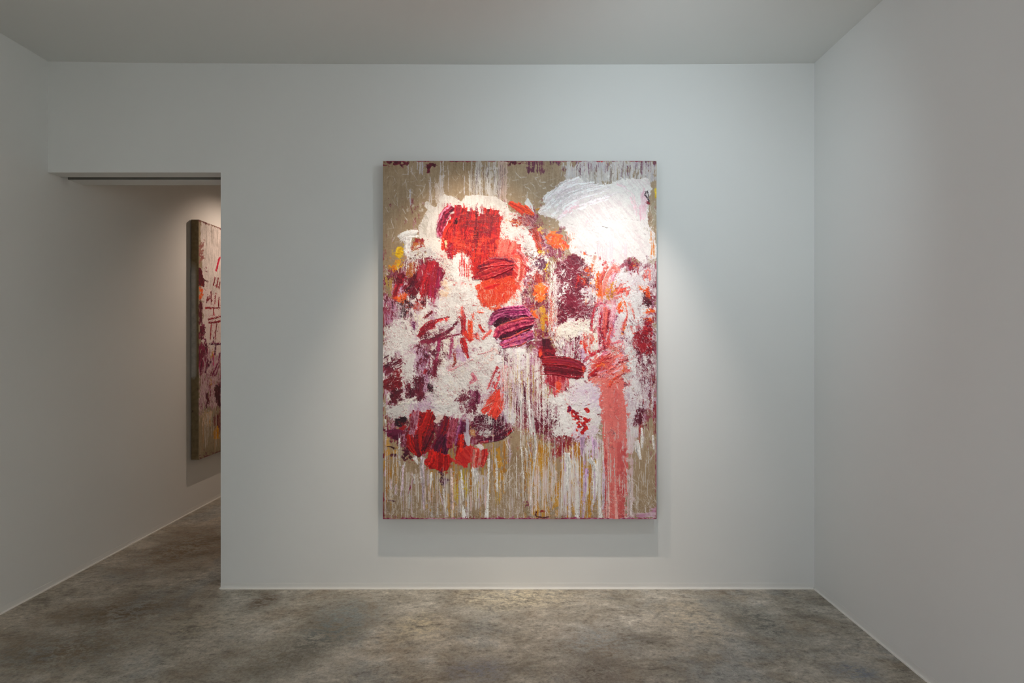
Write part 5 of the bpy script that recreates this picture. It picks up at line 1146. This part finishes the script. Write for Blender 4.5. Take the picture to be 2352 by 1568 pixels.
for a in ((350, 780, 330, 880), (390, 790, 370, 900), (410, 840, 400, 920), (300, 960, 305, 1120), (360, 980, 345, 1120), (400, 1030, 395, 1160), (260, 1020, 240, 1100), (230, 1165, 415, 1165), (265, 1310, 330, 1300, 420, 1275), (270, 1350, 340, 1350, 420, 1330), (300, 1370, 290, 1560), (370, 1360, 350, 1560), (330, 1180, 335, 1250), (390, 1100, 400, 1170), (290, 1040, 250, 1080)):
    Q.stroke(r2(UP, *a), 6, CRIM, 1.0, 0.12, 0.3)
for a in ((330, 0, 330, 80), (285, 80, 420, 85), (360, 100, 345, 220), (410, 200, 395, 330), (380, 330, 320, 470), (260, 280, 230, 440), (180, 300, 160, 470), (300, 300, 250, 380), (330, 210, 330, 330), (400, 350, 360, 470), (230, 20, 240, 200)):
    Q.stroke(r2(LO, *a), 8, [CRIM, MAG, MAROON][len(a) % 3], 1.0, 0.15, 0.35)
Q.blob(r2(LO, 280, 240, 320, 170, 335, 200, 300, 260), OCHRE, 0.9, 4, 3, 0.6)
Q.blob(r2(LO, 270, 560, 320, 540, 320, 600, 280, 610), OCHRE, 0.85, 4, 4, 0.6)
Q.blob(r2(LO, 335, 640, 420, 560, 420, 900, 345, 820), [(60, 8, 26), (90, 14, 36)], 0.9, 5, 4, 1.0, tex='NV', name='paint_daub')
Q.blob(r2(LO, 320, 1050, 420, 920, 420, 1250, 350, 1180), [(70, 10, 26), (110, 22, 36)], 0.8, 6, 4, 1.0, tex='NV', name='paint_daub')
Q.blob(r2(LO, 340, 1180, 380, 1080, 410, 1260, 350, 1300), [(196, 130, 20), (226, 160, 30)], 0.9, 5, 4, 0.6)
Q.blob(r2(LO, 225, 700, 260, 680, 250, 900, 230, 920), [(84, 10, 34)], 0.8, 4, 3, 0.8, tex='NV')
Q.blob(r2(LO, 180, 960, 320, 930, 320, 1090, 190, 1120), [(206, 170, 130), (222, 200, 180), (200, 150, 80)], 0.6, 6, 6, 0.4, tex='NV')
Q.drips(4, 550, 220, 300, 130, (30, 120), (1.5, 5), [(206, 196, 188), (190, 150, 110), (222, 212, 206)], 0.4, (0.4, 0.9))
Q.blob(r2(LO, 150, 1490, 260, 1420, 270, 1460, 180, 1500), [(120, 80, 80)], 0.6, 4, 4, 0.3)
for i in range(60):                     # the part that runs on behind the partition
    x, y = Q.rng.uniform(150, 540), Q.rng.uniform(-300, 230)
    Q.stroke([(x, y), (x + Q.rng.uniform(-30, 30), y + Q.rng.uniform(20, 50)), (x + Q.rng.uniform(-40, 40), y + Q.rng.uniform(50, 120))], Q.rng.uniform(5, 22), [CRIM, MAROON, RED, PINK, CORAL, MAG][Q.rng.integers(6)], 1.5, 0.15, 0.3, 0.6)
Q.blob([(-2, -406), (562, -406), (562, -400), (-2, -400)], [(110, 60, 60), (140, 90, 84)], 0.8, 2, 2, 0.4)
Q.blob([(-2, 388), (562, 388), (562, 396), (-2, 396)], [(120, 70, 70)], 0.7, 2, 2, 0.4)

Q.warp(0.6, 0.8, 0.4)
Q.crumbs([(4, -200), (556, -200), (556, 300), (4, 300)], 4, 10, 0.04, 0.4)
sp = empty('abstract_painting', (XL, DEP0 * D, CAM_Z - 392 * U))
tag(sp, 'abstract painting with red strokes seen edge-on through the doorway, on the side wall', 'painting')
def place_side(X, Y, Z):
    return np.stack([(XF + 1066) * U + Z, X * U, (392 - Y) * U], -1)
Q.build(sp, place_side, M_PAINT, 0.001, 0.0006)
def side_linen():
    k = NT('primed_linen_edge')
    co = k.n('ShaderNodeTexCoord').outputs['Object']
    sep = k.n('ShaderNodeSeparateXYZ'); k.l(co, sep.inputs[0])
    n = k.noise(co, 7, 5, 0.6)
    z = k.math('ADD', sep.outputs['Z'], k.math('MULTIPLY', k.math('SUBTRACT', n, 0.5), 0.25))
    x = k.math('ADD', sep.outputs['X'], k.math('MULTIPLY', k.math('SUBTRACT', n, 0.5), 0.02))
    up = k.ramp(k.math('DIVIDE', z, 2.0), [(0.33, (0, 0, 0)), (0.345, (1, 1, 1)), (0.76, (1, 1, 1)), (0.80, (0, 0, 0))])
    inn = k.ramp(k.math('MULTIPLY', x, 10.0), [(0.36, (1, 1, 1)), (0.56, (0, 0, 0))])
    fac = k.math('MULTIPLY', up, inn)
    base = k.ramp(k.noise(co, 30, 4), [(0.3, srgb(112, 96, 66)), (0.7, srgb(136, 118, 86))])
    grey = k.ramp(k.noise(co, 14, 5, 0.7), [(0.3, srgb(150, 144, 134)), (0.7, srgb(196, 190, 182))])
    base = k.mix(fac, base, grey)
    sp_ = k.ramp(k.noise(co, 22, 3, 0.6), [(0.66, (0, 0, 0)), (0.70, (1, 1, 1))])
    k.l(k.mix(k.math('MULTIPLY', sp_, 0.7), base, srgb(66, 44, 34)), k.b.inputs['Base Color'])
    k.b.inputs['Roughness'].default_value = 0.85
    return k.m
boxes('stretched_linen', [(3 * U, (XF + 1066) * U, 0.0005, 560 * U - 0.0005, 0.0005, 796 * U - 0.0005)], side_linen(), sp)
boxes('hanging_batten', [(0.0005, 3 * U, 0.2, 1.1, 1.6, 1.68)], plain('batten_wood', (150, 120, 84), 0.7), sp)

# ------------------------------------------------------------------ track spotlights (above or behind the frame; those marked added are fill)
M_BLACK = plain('black_metal', (26, 26, 27), 0.4, 0.3)
M_LENS = plain('lamp_lens', (240, 235, 225), 0.15)

def spotlight(label, pos, aim, key):
    """track head: adapter, stem, yoke, round body and lens; its own light sits in the mouth"""
    pos, aim = Vector(pos), Vector(aim)
    t = empty('track_spotlight', pos)
    tag(t, label, 'spotlight', 'ceiling track spotlights')
    d = (aim - pos).normalized()
    def part(name, fn, mat, par=t):
        bm = bmesh.new(); fn(bm)
        me = bpy.data.meshes.new(name); bm.to_mesh(me); bm.free()
        for p in me.polygons: p.use_smooth = len(p.vertices) == 4
        return obj(name, me, mat, par)
    back = -d * 0.15
    part('body', lambda bm: (cyl(bm, -d * 0.012, back, 0.034, 0.034, 28, False), cyl(bm, back, back - d * 0.02, 0.034, 0.022, 28), cyl(bm, -d * 0.012, -d * 0.03, 0.034, 0.030, 28, False)), M_BLACK)
    part('lens', lambda bm: cyl(bm, -d * 0.034, -d * 0.030, 0.0295, 0.0295, 28), M_LENS)
    c = -d * 0.08
    side = d.cross(Vector((0, 0, 1))).normalized()
    top = ZC - 0.0425 - pos.z
    part('yoke', lambda bm: [cyl(bm, c + side * s * 0.038, Vector((c.x, c.y, top - 0.02)) + side * s * 0.012, 0.004, 0.004, 10) for s in (1,)], M_BLACK)
    part('adapter', lambda bm: add_box(bm, c.x - 0.035, c.x + 0.035, c.y - 0.016, c.y + 0.016, top - 0.028, top), M_BLACK)
    ld = bpy.data.lights.new('spot_beam', 'SPOT')
    ld.energy, ld.color = LIGHT[key]; ld.spot_size = math.radians(BEAM[key][0]); ld.spot_blend = BEAM[key][1]
    ld.shadow_soft_size = 0.014
    lo = bpy.data.objects.new('spot_beam', ld)
    lo.parent = t
    lo.rotation_euler = d.to_track_quat('-Z', 'Y').to_euler()
    COL.objects.link(lo)
    return t

def rail(label, x0, x1, y0, y1):
    cx, cy = (x0 + x1) / 2, (y0 + y1) / 2
    bm = bmesh.new()
    hx, hy = (x1 - x0) / 2, (y1 - y0) / 2
    ax = 'x' if hx > hy else 'y'
    for o in (-1, 1):           # two side webs and a top web: an open channel
        if ax == 'x': add_box(bm, -hx, hx, min(o * 0.018, o * 0.013), max(o * 0.018, o * 0.013), -0.032, 0)
        else: add_box(bm, min(o * 0.018, o * 0.013), max(o * 0.018, o * 0.013), -hy, hy, -0.032, 0)
    if ax == 'x': add_box(bm, -hx, hx, -0.013, 0.013, -0.004, 0)
    else: add_box(bm, -0.013, 0.013, -hy, hy, -0.004, 0)
    me = bpy.data.meshes.new('lighting_track'); bm.to_mesh(me); bm.free()
    o = obj('lighting_track', me, M_BLACK)
    o.location = (cx, cy, ZC - 0.0005 - 0.009)
    return tag(o, label, 'track', 'ceiling lighting tracks')

LY = YB - 343 * U
LZ = 600 * U + CAM_Z
def wallpt(px, py):
    return ((px - 1176) * U, YB, (784 - py) * U + CAM_Z)
rail('black ceiling lighting track parallel to the partition wall', -1.2, 1.3, LY, LY)
spotlight('black track spotlight aimed at the left half of the hung painting', (-100 * U, LY, LZ), wallpt(1100, 930), 'A')
spotlight('black track spotlight aimed at the right half of the hung painting', (200 * U, LY, LZ), wallpt(1390, 860), 'B')
rail('black ceiling lighting track along the side wall of the far room', -726 * U, -726 * U, 4.0, 6.6)
spotlight('black track spotlight in the far room aimed at the side painting', (-726 * U, 2058 * U, 590 * U + CAM_Z), (XL, 1985 * U, 1.5), 'C')
rail('added black ceiling track for the fill lamp at the end wall of the far room', -0.4, 1.2, Y_FAR - 0.9, Y_FAR - 0.9)
spotlight('added fill lamp in the far room, bounced off its end wall', (0.2, Y_FAR - 0.9, LZ), (0.2, Y_FAR, 1.4), 'G')  # unseen lamp and track, added to lift the far room's ambient light
rail('added black ceiling track for the fill lamp behind the viewer', XR - 0.85, XR - 0.85, -3.4, -0.4)
spotlight('added fill lamp behind the viewer, bounced off the right wall', (XR - 0.85, -1.2, LZ), (XR, -1.0, 1.4), 'E')  # unseen lamp and track, added as general ambient fill
rail('black ceiling lighting track across the middle of the room', 0.1, 1.2, 1.6, 1.6)
spotlight('black track floodlight washing the top of the partition wall', (0.68, 1.6, 2.46), (0.70, YB, 2.05), 'F')
